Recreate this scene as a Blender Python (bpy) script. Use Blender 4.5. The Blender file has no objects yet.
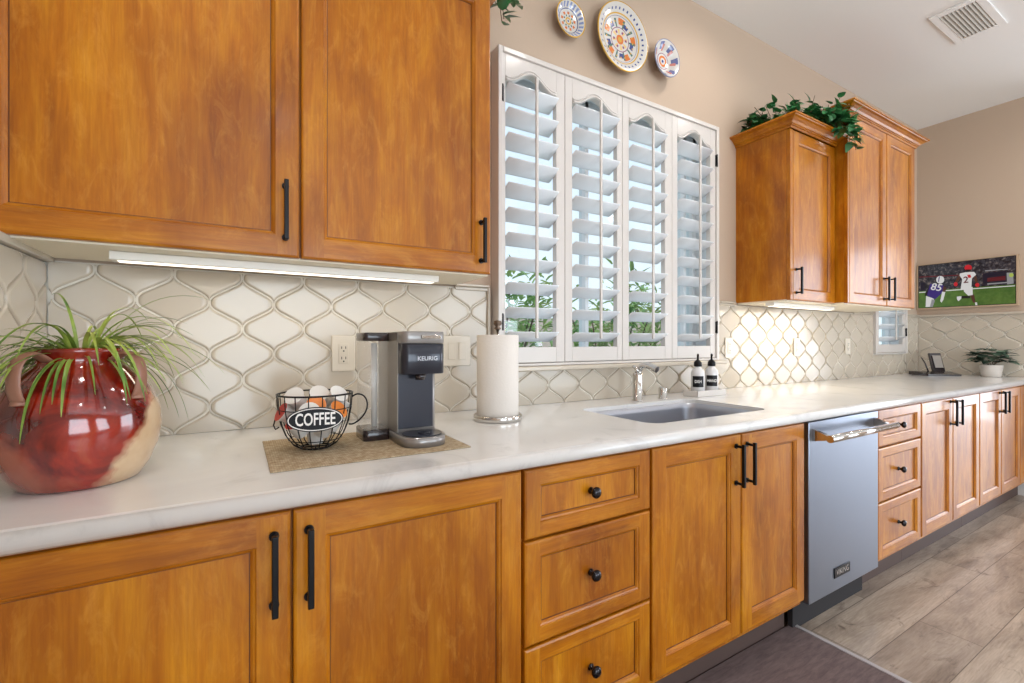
import bpy, bmesh, math, random
from mathutils import Vector, Matrix
PI = math.pi
R = math.radians
random.seed(7)
C = bpy.context.scene.collection
scn = bpy.context.scene

# ------------------------------------------------------------------ camera
H = 1.192
cd = bpy.data.cameras.new('camera'); cam = bpy.data.objects.new('camera', cd); C.objects.link(cam)
cd.sensor_width = 36; cd.lens = 461 / 1024 * 36; cd.clip_start = .05; cd.clip_end = 200
cam.location = (0, 0, H); cam.rotation_euler = (R(90), 0, R(59.19 - 90))
scn.camera = cam

# ------------------------------------------------------------------ view, world
vs = scn.view_settings
vs.view_transform = 'Standard'; vs.look = 'None'; vs.gamma = 1; vs.exposure = -0.18
vs.use_curve_mapping = False
wd = bpy.data.worlds.new('world'); scn.world = wd; wd.use_nodes = True
wn = wd.node_tree; bg = wn.nodes['Background']
wtc = wn.nodes.new('ShaderNodeTexCoord'); wsp = wn.nodes.new('ShaderNodeSeparateXYZ')
wrp = wn.nodes.new('ShaderNodeValToRGB')
wn.links.new(wtc.outputs['Generated'], wsp.inputs[0]); wn.links.new(wsp.outputs['Z'], wrp.inputs[0])
e = wrp.color_ramp.elements
e[0].position = 0.0; e[0].color = (.86, .90, .93, 1); e[1].position = .55; e[1].color = (.68, .80, .94, 1)
wn.links.new(wrp.outputs[0], bg.inputs[0]); bg.inputs[1].default_value = 1.5

def area(name, loc, rot, sx, sy, power, col=(1, 1, 1), spread=None):
    l = bpy.data.lights.new(name, 'AREA'); l.shape = 'RECTANGLE'; l.size = sx; l.size_y = sy
    l.energy = power; l.color = col
    if spread: l.spread = spread
    o = bpy.data.objects.new(name, l); C.objects.link(o); o.location = loc; o.rotation_euler = rot
    return o
# daylight at the unseen openings; rear and left lights are added fill
area('fill_rear_left', (0.6, -3.9, 1.4), (R(114), 0, 0), 2.2, 2.2, 105, (.76, .89, 1))
area('fill_rear_right', (4.0, -3.9, 1.4), (R(114), 0, 0), 2.2, 2.2, 105, (.76, .89, 1))
area('daylight_end', (9.3, -1.4, 1.40), (R(92), 0, R(90)), 3.4, 2.7, 200, (.82, .89, 1))
area('fill_left', (-3.9, -2.3, 1.5), (R(100), 0, R(-90)), 2.4, 2.2, 130, (.76, .89, 1))
# unseen ceiling lamps added for the counter and plate shadows (bodies built further down)
def lamp(x, y, power, rad=.07, z=3.07):
    l = bpy.data.lights.new('unseen_ceiling_lamp', 'SPOT'); l.energy = power; l.color = (1, .95, .90)
    l.shadow_soft_size = rad; l.spot_size = R(168); l.spot_blend = 1
    o = bpy.data.objects.new('unseen_ceiling_lamp', l); C.objects.link(o); o.location = (x, y, z)
    return o
LAMPS = [(-.1, .62), (1.55, .72), (3.2, .72), (4.6, .6), (.3, -1.6), (2.6, -1.6), (4.9, -1.6), (2.20, 1.22)]
for x, y in LAMPS: lamp(x, y, 22 if y < 1 else 17, .07 if y < 1 else .03)
# under-cabinet strips
area('strip_light_left', (.16, 1.50, 1.392), (0, 0, 0), .86, .03, .75, (1, .88, .68))
area('strip_light_right', (2.93, 1.50, 1.392), (0, 0, 0), .72, .03, 2.6, (1, .82, .54))

# ------------------------------------------------------------------ material helpers
def lin(c):
    return tuple(((v / 255) / 12.92 if v / 255 <= .04045 else (((v / 255) + .055) / 1.055) ** 2.4) for v in c) + (1,)
def mat(name, col, rough=.5, metal=0, coat=0, trans=0, emis=None, es=0, spec=.5, alpha=1, sss=0):
    m = bpy.data.materials.new(name); m.use_nodes = True
    b = m.node_tree.nodes['Principled BSDF']
    b.inputs['Base Color'].default_value = lin(col); b.inputs['Roughness'].default_value = rough
    b.inputs['Metallic'].default_value = metal; b.inputs['Coat Weight'].default_value = coat
    b.inputs['Coat Roughness'].default_value = .08
    b.inputs['Transmission Weight'].default_value = trans; b.inputs['Specular IOR Level'].default_value = spec
    b.inputs['Alpha'].default_value = alpha
    if emis: b.inputs['Emission Color'].default_value = lin(emis); b.inputs['Emission Strength'].default_value = es
    return m
def N(m, t): return m.node_tree.nodes.new(t)
def L(m, a, b): m.node_tree.links.new(a, b)
def bsdf(m): return m.node_tree.nodes['Principled BSDF']
def coords(m, scale, which='Object', rnd=0):
    tc = N(m, 'ShaderNodeTexCoord'); mp = N(m, 'ShaderNodeMapping'); mp.inputs['Scale'].default_value = scale
    if rnd:
        oi = N(m, 'ShaderNodeObjectInfo'); sc = N(m, 'ShaderNodeVectorMath'); sc.operation = 'SCALE'
        cb = N(m, 'ShaderNodeCombineXYZ'); L(m, oi.outputs['Random'], cb.inputs[0]); L(m, oi.outputs['Random'], cb.inputs[2])
        L(m, cb.outputs[0], sc.inputs[0]); sc.inputs['Scale'].default_value = rnd
        ad = N(m, 'ShaderNodeVectorMath'); L(m, tc.outputs[which], ad.inputs[0]); L(m, sc.outputs[0], ad.inputs[1])
        L(m, ad.outputs[0], mp.inputs[0])
    else: L(m, tc.outputs[which], mp.inputs[0])
    return mp.outputs[0]
def noise(m, vec, scale, det=4, rough=.55, dist=0):
    n = N(m, 'ShaderNodeTexNoise'); n.inputs['Scale'].default_value = scale; n.inputs['Detail'].default_value = det
    n.inputs['Roughness'].default_value = rough; n.inputs['Distortion'].default_value = dist
    L(m, vec, n.inputs['Vector']); return n.outputs['Fac']
def ramp(m, fac, stops):
    r = N(m, 'ShaderNodeValToRGB'); el = r.color_ramp.elements
    while len(el) < len(stops): el.new(.5)
    for q, (p, c) in zip(el, stops): q.position = p; q.color = lin(c) if len(c) == 3 else c
    L(m, fac, r.inputs[0]); return r.outputs[0]
def mix(m, a, b, fac, mode='MIX'):
    x = N(m, 'ShaderNodeMix'); x.data_type = 'RGBA'; x.blend_type = mode
    for v, i in ((fac, 0), (a, 6), (b, 7)):
        if hasattr(v, 'links'): L(m, v, x.inputs[i])
        else: x.inputs[i].default_value = v
    return x.outputs[2]
def bump(m, h, strength=.2, dist=.002):
    b = N(m, 'ShaderNodeBump'); b.inputs['Strength'].default_value = strength; b.inputs['Distance'].default_value = dist
    L(m, h, b.inputs['Height']); L(m, b.outputs[0], bsdf(m).inputs['Normal'])
def base(m, c): L(m, c, bsdf(m).inputs['Base Color'])

def wood(name, horiz=False, dark=1.0):
    m = mat(name, (180, 110, 40), .36, coat=.28, spec=.3)
    bsdf(m).inputs['Coat Roughness'].default_value = .16
    s = (1.3, 6, 12) if horiz else (9, 6, 1.3)
    v = coords(m, s, rnd=37); a = noise(m, v, 1.9, 9, .66, .5)
    v2 = coords(m, (2.2, 2, 1.2), rnd=37); b = noise(m, v2, 1.5, 3, .5, .8)
    v3 = coords(m, (60, 30, 3) if not horiz else (3, 30, 60), rnd=37); c3 = noise(m, v3, 3, 3, .6)
    k = lambda c: tuple(int(x * dark) for x in c)
    col = ramp(m, a, [(.25, k((151, 84, 0))), (.48, k((187, 112, 2))), (.72, k((209, 140, 16)))])
    bl = ramp(m, b, [(.30, (192, 168, 138)), (.65, (255, 255, 255))])
    col = mix(m, col, bl, .8, 'MULTIPLY')
    fl = ramp(m, c3, [(.35, (218, 206, 190)), (.7, (255, 255, 255))])
    col = mix(m, col, fl, .6, 'MULTIPLY')
    fg = noise(m, coords(m, (10, 8, 3.2) if not horiz else (3.2, 8, 10), rnd=61), 2.4, 7, .72, 1.1)
    ff = ramp(m, fg, [(.50, (0, 0, 0)), (.72, (150, 150, 150))])
    col = mix(m, col, lin((222, 158, 62)), ff)
    base(m, col); bump(m, c3, .05, .001)
    return m
M = {}
M['wood'] = wood('honey_maple'); M['wood_h'] = wood('honey_maple_rail', True)
M['wood_in'] = mat('pale_cabinet_underside', (240, 230, 208), .5)
M['black'] = mat('black_metal', (22, 21, 24), .35, .6)
M['bronze'] = mat('dark_bronze', (30, 26, 30), .22, .8, coat=.4)
M['white'] = mat('white_paint', (210, 203, 197), .38, coat=.2)
M['vinyl'] = mat('white_window_frame', (225, 228, 230), .5)
M['louver'] = mat('louver_paint', (232, 235, 238), .45)
M['steel'] = mat('brushed_steel', (138, 147, 162), .30, .95)
m = M['steel']; v = coords(m, (1, 1, 160)); bump(m, noise(m, v, 2, 3), .06, .001)
M['chrome'] = mat('chrome', (205, 202, 198), .12, 1)
M['sinksteel'] = mat('sink_steel', (178, 181, 190), .36, .85)
M['dark'] = mat('dark_recess', (34, 30, 32), .8)
M['toe'] = mat('toe_kick_board', (78, 60, 54), .6)

m = M['wall'] = mat('beige_wall_paint', (190, 168, 147), .75)
bump(m, noise(m, coords(m, (1, 1, 1)), 60, 3), .12, .003)
m = M['ceil'] = mat('ceiling_paint', (238, 236, 233), .85)
bump(m, noise(m, coords(m, (1, 1, 1)), 50, 3), .1, .003)
M['tile'] = m = mat('cream_glazed_tile', (196, 184, 167), .26, coat=.3)
bump(m, noise(m, coords(m, (1, 1, 1)), 12, 1), .10, .004)
M['grout'] = mat('cream_grout', (226, 220, 208), .8)
m = M['quartz'] = mat('white_quartz', (222, 216, 210), .16, coat=.3)
a = noise(m, coords(m, (1, 1, 1)), 3.2, 8, .62, 1.4)
base(m, ramp(m, a, [(.30, (204, 203, 203)), (.42, (228, 227, 226)), (.7, (234, 233, 231))]))

# floor planks
m = M['floor'] = mat('greige_planks', (165, 145, 125), .36, coat=.15)
v = coords(m, (1, 1, 1))
br = N(m, 'ShaderNodeTexBrick'); br.offset = .37; br.inputs['Scale'].default_value = 1
br.inputs['Brick Width'].default_value = 1.25; br.inputs['Row Height'].default_value = .20
br.inputs['Mortar Size'].default_value = .0016; br.inputs['Mortar Smooth'].default_value = .3
br.inputs['Color1'].default_value = (0, 0, 0, 1); br.inputs['Color2'].default_value = (1, 1, 1, 1)
br.inputs['Mortar'].default_value = (.5, .5, .5, 1); L(m, v, br.inputs['Vector'])
sx = N(m, 'ShaderNodeVectorMath'); sx.operation = 'MULTIPLY_ADD'; L(m, br.outputs['Color'], sx.inputs[0])
sx.inputs[1].default_value = (7, 5, 3); mp2 = coords(m, (1.2, 6, 1)); L(m, mp2, sx.inputs[2])
g = noise(m, sx.outputs[0], 1.5, 8, .66, .7)
wv = ramp(m, g, [(.25, (112, 100, 92)), (.44, (172, 157, 143)), (.60, (200, 185, 170)), (.8, (216, 204, 190))])
tone = ramp(m, br.outputs['Color'], [(0, (214, 210, 208)), (1, (255, 252, 248))])
c = mix(m, wv, tone, 1.0, 'MULTIPLY')
kn = noise(m, coords(m, (2.2, 5, 1)), 2.6, 6, .7, 1.2); fine = noise(m, coords(m, (4, 60, 1)), 3, 4, .6)
c = mix(m, c, ramp(m, kn, [(.26, (140, 128, 122)), (.42, (255, 255, 255))]), .9, 'MULTIPLY')
c = mix(m, c, ramp(m, fine, [(.3, (224, 220, 216)), (.65, (255, 255, 255))]), .9, 'MULTIPLY'); c = mix(m, c, lin((96, 82, 72)), br.outputs['Fac'])
base(m, c); bump(m, br.outputs['Fac'], -.25, .001)
m = M['mat'] = mat('brown_mat', (98, 82, 80), .75)
base(m, ramp(m, noise(m, coords(m, (4, 22, 4)), 3, 6, .7, .4), [(.3, (84, 68, 68)), (.7, (118, 100, 98))]))
M['matedge'] = mat('mat_edge_highlight', (176, 170, 172), .5)  # pale colour stands for the highlight on the mat's bevelled edge

# ------------------------------------------------------------------ mesh helpers
def smooth_path(P, k=4):
    P = [Vector(p) for p in P]; out = []
    for i in range(len(P) - 1):
        a, b, c, d = P[max(i - 1, 0)], P[i], P[i + 1], P[min(i + 2, len(P) - 1)]
        for q in range(k):
            t = q / k; out.append(.5 * ((2 * b) + (c - a) * t + (2 * a - 5 * b + 4 * c - d) * t * t + (3 * b - a - 3 * c + d) * t ** 3))
    return out + [P[-1]]
class MB:
    def __init__(s): s.bm = bmesh.new(); s.mi = 0
    def face(s, vs, smooth=False, mi=None):
        try: f = s.bm.faces.new(vs)
        except ValueError: return None
        f.smooth = smooth; f.material_index = s.mi if mi is None else mi; return f
    def box(s, x0, x1, y0, y1, z0, z1, bev=0, seg=2):
        vs = [s.bm.verts.new((x, y, z)) for z in (z0, z1) for y in (y0, y1) for x in (x0, x1)]
        fs = [s.face([vs[i] for i in q]) for q in ((0, 2, 3, 1), (4, 5, 7, 6), (0, 1, 5, 4), (2, 6, 7, 3), (0, 4, 6, 2), (1, 3, 7, 5))]
        if bev:
            es = set(e for f in fs for e in f.edges)
            r = bmesh.ops.bevel(s.bm, geom=list(es), offset=bev, segments=seg, affect='EDGES', profile=.5)
            for f in r['faces']: f.smooth = True
        return s
    def quad(s, pts, mi=None): return s.face([s.bm.verts.new(p) for p in pts], mi=mi)
    def rings(s, rings, cap0=True, cap1=True, smooth=True, closed=True):
        prev = None; n = len(rings[0])
        vr = [[s.bm.verts.new(p) for p in r] for r in rings]
        for a, b in zip(vr, vr[1:]):
            for i in range(n if closed else n - 1):
                j = (i + 1) % n; s.face([a[i], a[j], b[j], b[i]], smooth)
        if cap0: s.face(vr[0][::-1])
        if cap1: s.face(vr[-1])
        return s
    def lathe(s, prof, o=(0, 0, 0), n=28, axis='Z', cap0=True, cap1=True):
        rs = []
        for r, h in prof:
            r = max(r, 1e-4); ring = []
            for i in range(n):
                a = 2 * PI * i / n; x, y = r * math.cos(a), r * math.sin(a)
                p = {'Z': (x, y, h), 'Y': (x, h, y), 'X': (h, x, y)}[axis]
                ring.append((p[0] + o[0], p[1] + o[1], p[2] + o[2]))
            rs.append(ring)
        return s.rings(rs, cap0, cap1)
    def tube(s, pts, r, n=8, closed=False, flat=1.0):
        pts = [Vector(p) for p in pts]; k = len(pts); rs = []
        up = None
        for i, p in enumerate(pts):
            if closed: t = pts[(i + 1) % k] - pts[i - 1]
            else: t = pts[min(i + 1, k - 1)] - pts[max(i - 1, 0)]
            t.normalize()
            if up is None: up = Vector((0, 0, 1)) if abs(t.z) < .9 else Vector((1, 0, 0))
            up = (up - t * up.dot(t))
            if up.length < 1e-5: up = Vector((1, 0, 0)).cross(t)
            up.normalize(); sd = t.cross(up)
            rr = r[i] if isinstance(r, (list, tuple)) else r
            rs.append([p + up * rr * math.cos(2 * PI * q / n) + sd * rr * flat * math.sin(2 * PI * q / n) for q in range(n)])
        if closed: rs.append(rs[0])
        return s.rings(rs, not closed, not closed)
    def prism(s, poly, f0, f1):       # poly of 2-d points, f0/f1 map (u, v) to 3-d
        s.rings([[f0(*p) for p in poly], [f1(*p) for p in poly]], smooth=False); return s
    def obj(s, name, mt, parent=None, label=None, off=None):
        me = bpy.data.meshes.new(name)
        bmesh.ops.recalc_face_normals(s.bm, faces=s.bm.faces)
        if off: bmesh.ops.translate(s.bm, verts=s.bm.verts, vec=off)
        s.bm.to_mesh(me); s.bm.free()
        for q in (mt if isinstance(mt, (list, tuple)) else [mt]): me.materials.append(q)
        o = bpy.data.objects.new(name, me); C.objects.link(o)
        if parent is not None: o.parent = parent
        if label: o['label'] = label
        return o
def tag(o, label, cat, group=None, kind=None):
    o['label'] = label; o['category'] = cat
    if group: o['group'] = group
    if kind: o['kind'] = kind
    return o
def thing(name, label, cat, loc=(0, 0, 0), rz=0, group=None):
    o = bpy.data.objects.new(name, None); C.objects.link(o); o.empty_display_size = .05
    o.location = loc; o.rotation_euler = (0, 0, rz); return tag(o, label, cat, group)
def struct(o, label=None):
    o['kind'] = 'structure'
    if label: o['label'] = label
    return o
def copy_tree(o, parent=None):
    c = o.copy(); C.objects.link(c); c.parent = parent
    for ch in [q for q in bpy.data.objects if q.parent == o]: copy_tree(ch, c)
    return c
def text(s, size, name, mt, parent, mtx, sx=1, extr=.0004, bold=0, label=None):
    cu = bpy.data.curves.new(name, 'FONT'); cu.body = s; cu.size = size; cu.extrude = extr; cu.offset = bold
    cu.align_x = 'CENTER'; cu.align_y = 'CENTER'; cu.resolution_u = 3
    t = bpy.data.objects.new(name, cu); C.objects.link(t); bpy.context.view_layer.update()
    me = bpy.data.meshes.new_from_object(t.evaluated_get(bpy.context.evaluated_depsgraph_get()))
    me.transform(mtx @ Matrix.Diagonal((sx, 1, 1, 1))); me.materials.clear(); me.materials.append(mt)
    bpy.data.objects.remove(t); bpy.data.curves.remove(cu)
    o = bpy.data.objects.new(name, me); C.objects.link(o); o.parent = parent
    if label: o['label'] = label
    return o

# ------------------------------------------------------------------ room
YW, XL, XR, ZC = 1.70, -.445, 5.27, 3.10
WX0, WX1, WZ0, WZ1 = .935, 2.335, 1.12, 2.395           # main window opening
VX0, VX1, VZ0, VZ1 = 4.43, 4.95, 1.12, 2.395          # small window opening
b = MB(); b.box(-4.2, 9.6, -4.2, 1.9, -.05, 0); struct(b.obj('floor', M['floor']), 'greige wood plank floor')
b = MB(); b.box(-4.2, 9.6, -4.2, 1.9, ZC, ZC + .05); struct(b.obj('ceiling', M['ceil']), 'smooth off white ceiling')
b = MB(); Y0, Y1 = YW, YW + .14
xs = [XL - .1, WX0, WX1, VX0, VX1, XR + .3]
for i in range(5):
    if i in (1, 3):
        b.box(xs[i], xs[i + 1], Y0, Y1, 0, WZ0); b.box(xs[i], xs[i + 1], Y0, Y1, WZ1, ZC)
    else: b.box(xs[i], xs[i + 1], Y0, Y1, 0, ZC)
struct(b.obj('wall_back', M['wall']), 'beige painted wall around the shuttered window')
b = MB(); b.box(XL - .1, XL, -.6, YW, 0, ZC); struct(b.obj('wall_left', M['wall']))
b = MB(); b.box(XR, XR + .12, .78, YW, 0, ZC); struct(b.obj('wall_right', M['wall']), 'beige painted wall behind the screen')
# room behind and beside the camera: walls with openings at the area lights
b = MB()
for x0, x1 in ((-4.2, -.5), (1.7, 2.9), (5.1, 9.6)): b.box(x0, x1, -4.2, -4.05, 0, ZC)
b.box(-.5, 1.7, -4.2, -4.05, 2.5, ZC); b.box(2.9, 5.1, -4.2, -4.05, 2.5, ZC)
struct(b.obj('wall_rear', M['wall']))
b = MB(); b.box(-4.2, -4.05, -4.05, -3.6, 0, ZC); b.box(-4.2, -4.05, -1.0, -.6, 0, ZC); b.box(-4.2, -4.05, -3.6, -1.0, 2.7, ZC); b.box(-4.05, XL - .1, -.7, -.6, 0, ZC)
struct(b.obj('wall_side', M['wall']))
b = MB(); b.box(9.45, 9.6, -4.2, -3.1, 0, ZC); b.box(9.45, 9.6, .3, 1.9, 0, ZC); b.box(9.45, 9.6, -3.1, .3, 2.80, ZC)
struct(b.obj('wall_end', M['wall']))
b = MB()
pr = [(0, 0), (.022, 0), (.022, .09), (.016, .10), (.018, .115), (.008, .135), (0, .14)]
b.rings([[(XR - .03 - u, y, v) for u, v in pr] for y in (.78, 1.09)], smooth=False)
struct(b.obj('baseboard_right', M['white']), 'white moulded baseboard below the cabinet end')

# tile lining -------------------------------------------------------
def tile_panel(b, u0, u1, v0, v1, uc, vc, ha, hb, f, mi=0):
    """lantern tiles clipped to a rectangle; f maps (u, v, height) to the wall"""
    g = .0024
    def quarter():
        ctl = [(0, 0), (.035, .12), (.15, .27), (.33, .39), (.50, .50), (.67, .61), (.85, .73), (.965, .88), (1, 1)]
        pts = [(ha * (1 - p.x), hb * p.y) for p in smooth_path([(a, c, 0) for a, c in ctl], 2)]
        pts[0] = (ha, 0); pts[-1] = (0, hb)
        return pts
    q = quarter()
    out = q[:-1] + [(-x, z) for x, z in q[::-1]][:-1] + [(-x, -z) for x, z in q][:-1] + [(x, -z) for x, z in q[::-1]][:-1]
    def inset(pts, d):
        n = len(pts); r = []
        for i in range(n):
            a, c, e2 = Vector(pts[i - 1]), Vector(pts[i]), Vector(pts[(i + 1) % n])
            t = (e2 - a).normalized(); nn = Vector((-t.y, t.x)); r.append(c + nn * d)
        out_ = []
        for p, c in zip(r, pts):
            x, y = p.x, p.y
            if abs(c[0]) < 1e-6: x = 0; y = c[1] - math.copysign(d * 1.8, c[1])
            elif x * c[0] < (.25 * c[0]) ** 2 and abs(c[0]) < .03: x = .25 * c[0]
            if abs(c[1]) < 1e-6: y = 0; x = c[0] - math.copysign(d * 1.8, c[0])
            elif y * c[1] < (.25 * c[1]) ** 2 and abs(c[1]) < .03: y = .25 * c[1]
            lx, ly = ha - d * 1.8, hb - d * 1.8
            out_.append((max(-lx, min(lx, x)), max(-ly, min(ly, y))))
        return out_
    prof = [(g, 0.0), (g + .0004, .0030), (g + .0018, .0054), (g + .0044, .0069), (g + .0075, .0074)]
    i0 = math.floor((u0 - uc) / ha) - 1; i1 = math.ceil((u1 - uc) / ha) + 1
    j0 = math.floor((v0 - vc) / hb) - 1; j1 = math.ceil((v1 - vc) / hb) + 1
    bm = bmesh.new()
    for i in range(i0, i1 + 1):
        for j in range(j0, j1 + 1):
            if (i + j) % 2 == 0: continue          # crossings sit where i + j is even
            cu, cv = uc + i * ha, vc + j * hb
            tx, ty = random.gauss(0, .022), random.gauss(0, .022)
            vr = []
            for d, h in prof:
                vr.append([bm.verts.new((cu + x, cv + y, h + (x * tx + y * ty if h > .002 else 0))) for x, y in inset(out, d)])
            n = len(out)
            for a, c in zip(vr, vr[1:]):
                for k in range(n):
                    fa = bm.faces.new((a[k], a[(k + 1) % n], c[(k + 1) % n], c[k])); fa.smooth = True
            fa = bm.faces.new(vr[-1]); fa.smooth = False
    for co, no in (((u0, 0, 0), (1, 0, 0)), ((u1, 0, 0), (-1, 0, 0)), ((0, v0, 0), (0, 1, 0)), ((0, v1, 0), (0, -1, 0))):
        bmesh.ops.bisect_plane(bm, geom=bm.verts[:] + bm.edges[:] + bm.faces[:], plane_co=co, plane_no=no, clear_inner=True)
    mp = {v: b.bm.verts.new(f(v.co.x, v.co.y, v.co.z)) for v in bm.verts}
    for fa in bm.faces:
        nf = b.bm.faces.new([mp[v] for v in fa.verts]); nf.smooth = fa.smooth; nf.material_index = mi
    bm.free()
CT = .914
fb = lambda u, v, h: (u, YW - .003 - h, v)
b = MB()
tile_panel(b, XL + .012, .885, CT + .001, 1.405, .015, 1.0705, .0885, .0805, fb)
tile_panel(b, .885, 2.365, CT + .001, 1.083, 1.197, .996, .0868, .0815, fb)
tile_panel(b, 2.365, 4.38, CT + .001, 1.405, 2.615, 1.317, .0927, .0865, fb)
tile_panel(b, 4.38, 4.99, CT + .001, 1.083, 2.615, 1.317, .0927, .0865, fb)
tile_panel(b, 4.99, XR - .012, CT + .001, 1.405, 2.615, 1.317, .0927, .0865, fb)
o = b.obj('backsplash', M['tile']); tag(o, 'cream lantern tile backsplash along the window wall', 'backsplash')
b = MB(); b.box(XL + .001, .885, YW - .004, YW - .0005, CT + .001, 1.41); b.box(.885, 2.365, YW - .004, YW - .0005, CT + .001, 1.088)
b.box(2.365, 4.38, YW - .004, YW - .0005, CT + .001, 1.41); b.box(4.38, 4.99, YW - .004, YW - .0005, CT + .001, 1.088)
b.box(4.99, XR - .001, YW - .004, YW - .0005, CT + .001, 1.41); b.obj('grout', M['grout'], o)
def strip(*bxs):
    b = MB()
    for q in bxs: b.box(*q, .004)
    b.obj('edge_trim', M['tile'], o)
for x0, x1, z in ((.742, .892, 1.412), (2.408, 2.555, 1.418), (4.05, 4.375, 1.418), (4.99, XR - .013, 1.418)):
    strip((x0, x1, YW - .028, YW - .0005, z, z + .012)); strip((x0, x1, YW - .018, YW - .0005, z - .014, z))
strip((.886, .899, YW - .022, YW - .0005, 1.09, 1.424)); strip((2.352, 2.364, YW - .022, YW - .0005, 1.085, 1.424)); strip((2.365, 2.407, YW - .026, YW - .0005, 1.418, 1.430))
def side_wall(name, label, X, sg, y0, y1, z1, yc, zc):
    f = lambda u, v, h: (X + sg * (.003 + h), u, v)
    b = MB(); tile_panel(b, y0, y1, CT + .001, z1, yc, zc, .0905, .0845, f); o = b.obj('backsplash', M['tile']); tag(o, label, 'backsplash')
    b = MB(); b.box(min(X + sg * .0005, X + sg * .004), max(X + sg * .0005, X + sg * .004), y0 - .002, y1 + .002, CT + .001, z1 + .004); b.obj('grout', M['grout'], o)
    b = MB(); xx = sorted((X + sg * .0005, X + sg * .026)); b.box(xx[0], xx[1], y0, y1, z1 + .003, z1 + .022, .004); b.obj('edge_trim', M['tile'], o)
side_wall('backsplash', 'cream lantern tile backsplash on the left side wall behind the jug', XL, 1, .96, YW - .012, 1.40, 1.62, 1.12)
side_wall('backsplash', 'cream lantern tile backsplash on the right wall below the screen', XR, -1, .96, YW - .012, 1.405, 1.504, 1.248)

# ------------------------------------------------------------------ window and shutters
m = M['glass'] = bpy.data.materials.new('window_glass'); m.use_nodes = True; nt = m.node_tree; nt.nodes.clear()
o1 = nt.nodes.new('ShaderNodeOutputMaterial'); tr = nt.nodes.new('ShaderNodeBsdfTransparent'); gl = nt.nodes.new('ShaderNodeBsdfGlossy')
gl.inputs['Roughness'].default_value = .02; tr.inputs[0].default_value = (.93, .97, .98, 1)
mx = nt.nodes.new('ShaderNodeMixShader'); mx.inputs[0].default_value = .05
nt.links.new(tr.outputs[0], mx.inputs[1]); nt.links.new(gl.outputs[0], mx.inputs[2]); nt.links.new(mx.outputs[0], o1.inputs[0])
def window(name, x0, x1, z0, z1, mull):
    b = MB(); yo = YW + .085
    for a in ((x0, x0 + .035, z0, z1), (x1 - .035, x1, z0, z1)): b.box(a[0], a[1], yo, yo + .05, a[2], a[3], .003)
    b.box(x0, x1, yo, yo + .05, z0, z0 + .04, .003); b.box(x0, x1, yo, yo + .05, z1 - .04, z1, .003)
    for q in mull: b.box(q - .012, q + .012, yo, yo + .05, z0, z1, .003)
    for a in ((x0 - .0, x0 + .006, z0, z1), (x1 - .006, x1, z0, z1), (x0, x1, z0, z0 + .006), (x0, x1, z1 - .006, z1)): b.box(a[0], a[1], YW + .001, yo, a[2], a[3])
    f = struct(b.obj(name, M['vinyl']), 'white window frame behind the shutters')
    b = MB(); b.box(x0 + .02, x1 - .02, yo + .022, yo + .027, z0 + .02, z1 - .02)
    b.obj('window_pane', M['glass'], f); return f
window('window_1', WX0, WX1, WZ0, WZ1, (1.50, 2.235))
window('window_2', VX0, VX1, VZ0, VZ1, ())

def arch(t):     # bottom edge of the arched top rail, t 0..1 across the opening
    q = abs(t - .5) * 2
    return .055 * .5 * (1 + math.cos(PI * min(1, q * 1.12))) if q < .893 else 0
def shutter_panel(root, x0, x1, o0, o1, z0, z1, oz0, oz1, hinge=None, arched=True, rod=True, dy=0):
    p = bpy.data.objects.new('shutter_panel', None); C.objects.link(p); p.parent = root
    b = MB(); ya, yb = 1.645 + dy, 1.673 + dy
    b.box(x0 + .0012, o0, ya, yb, z0, z1, .002); b.box(o1, x1 - .0012, ya, yb, z0, z1, .002)
    b.box(o0, o1, ya, yb, z0, oz0, .002)
    n = 24; top = []
    for i in range(n + 1): top.append((o0 + (o1 - o0) * i / n, oz1 + (arch(i / n) if arched else 0)))
    poly = top + [(o1, z1), (o0, z1)]
    b.prism(poly, lambda u, v: (u, ya, v), lambda u, v: (u, yb, v))
    if arched:
        b.tube([(u, ya - .002, v + .006) for u, v in top], .005, 8)
        b.tube([(u, ya - .001, v + .018) for u, v in top], .003, 6)
    b.obj('panel_frame', M['white'], p)
    k = 0; z = 1.212
    while z < oz1 + .03:
        b = MB(); w, th, tl = .0445, .0052, R(28); ring0 = []
        for i in range(14):
            a = 2 * PI * i / 14; y, zz = w * math.cos(a), th * math.sin(a)
            y, zz = y * math.cos(tl) + zz * math.sin(tl) * 0 - 0, zz * math.cos(tl) - y * math.sin(tl)
            ring0.append((1.660 + dy + y, z + zz))
        b.rings([[(xx, y, q) for y, q in ring0] for xx in (o0 + .002, o1 - .002)])
        b.obj('louver', M['louver'], p); z += .102; k += 1
    if rod:
        xm = (o0 + o1) / 2 + .004; b = MB(); b.box(xm - .006, xm + .006, 1.606 + dy, 1.616 + dy, 1.205, oz1 + .035, .002)
        b.obj('tilt_rod', M['white'], p)
    if hinge:
        for hz in (z0 + .17, z1 - .17):
            b = MB(); b.tube([(hinge, ya - .006, hz - .035), (hinge, ya - .006, hz + .035)], .005, 8)
            b.box(hinge - .008, hinge + .008, ya - .004, ya, hz - .032, hz + .032); b.obj('hinge', M['bronze'], p)
sh = thing('plantation_shutters', 'white plantation shutters of four arched panels over the main window', 'shutters', (0, 0, 0))
b = MB()
fx0, fx1, fz0, fz1 = .912, 2.340, 1.088, 2.402
def frame(b, x0, x1, z0, z1, t, ya=1.636, yb=YW):
    b.box(x0, x0 + t, ya, yb, z0, z1, .003); b.box(x1 - t, x1, ya, yb, z0, z1, .003)
    b.box(x0 + t, x1 - t, ya, yb, z1 - t, z1, .003); b.box(x0 + t, x1 - t, ya, yb, z0, z0 + t * .5, .003)
frame(b, fx0, fx1, fz0, fz1, .022)
b.obj('outer_frame', M['white'], sh)
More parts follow.
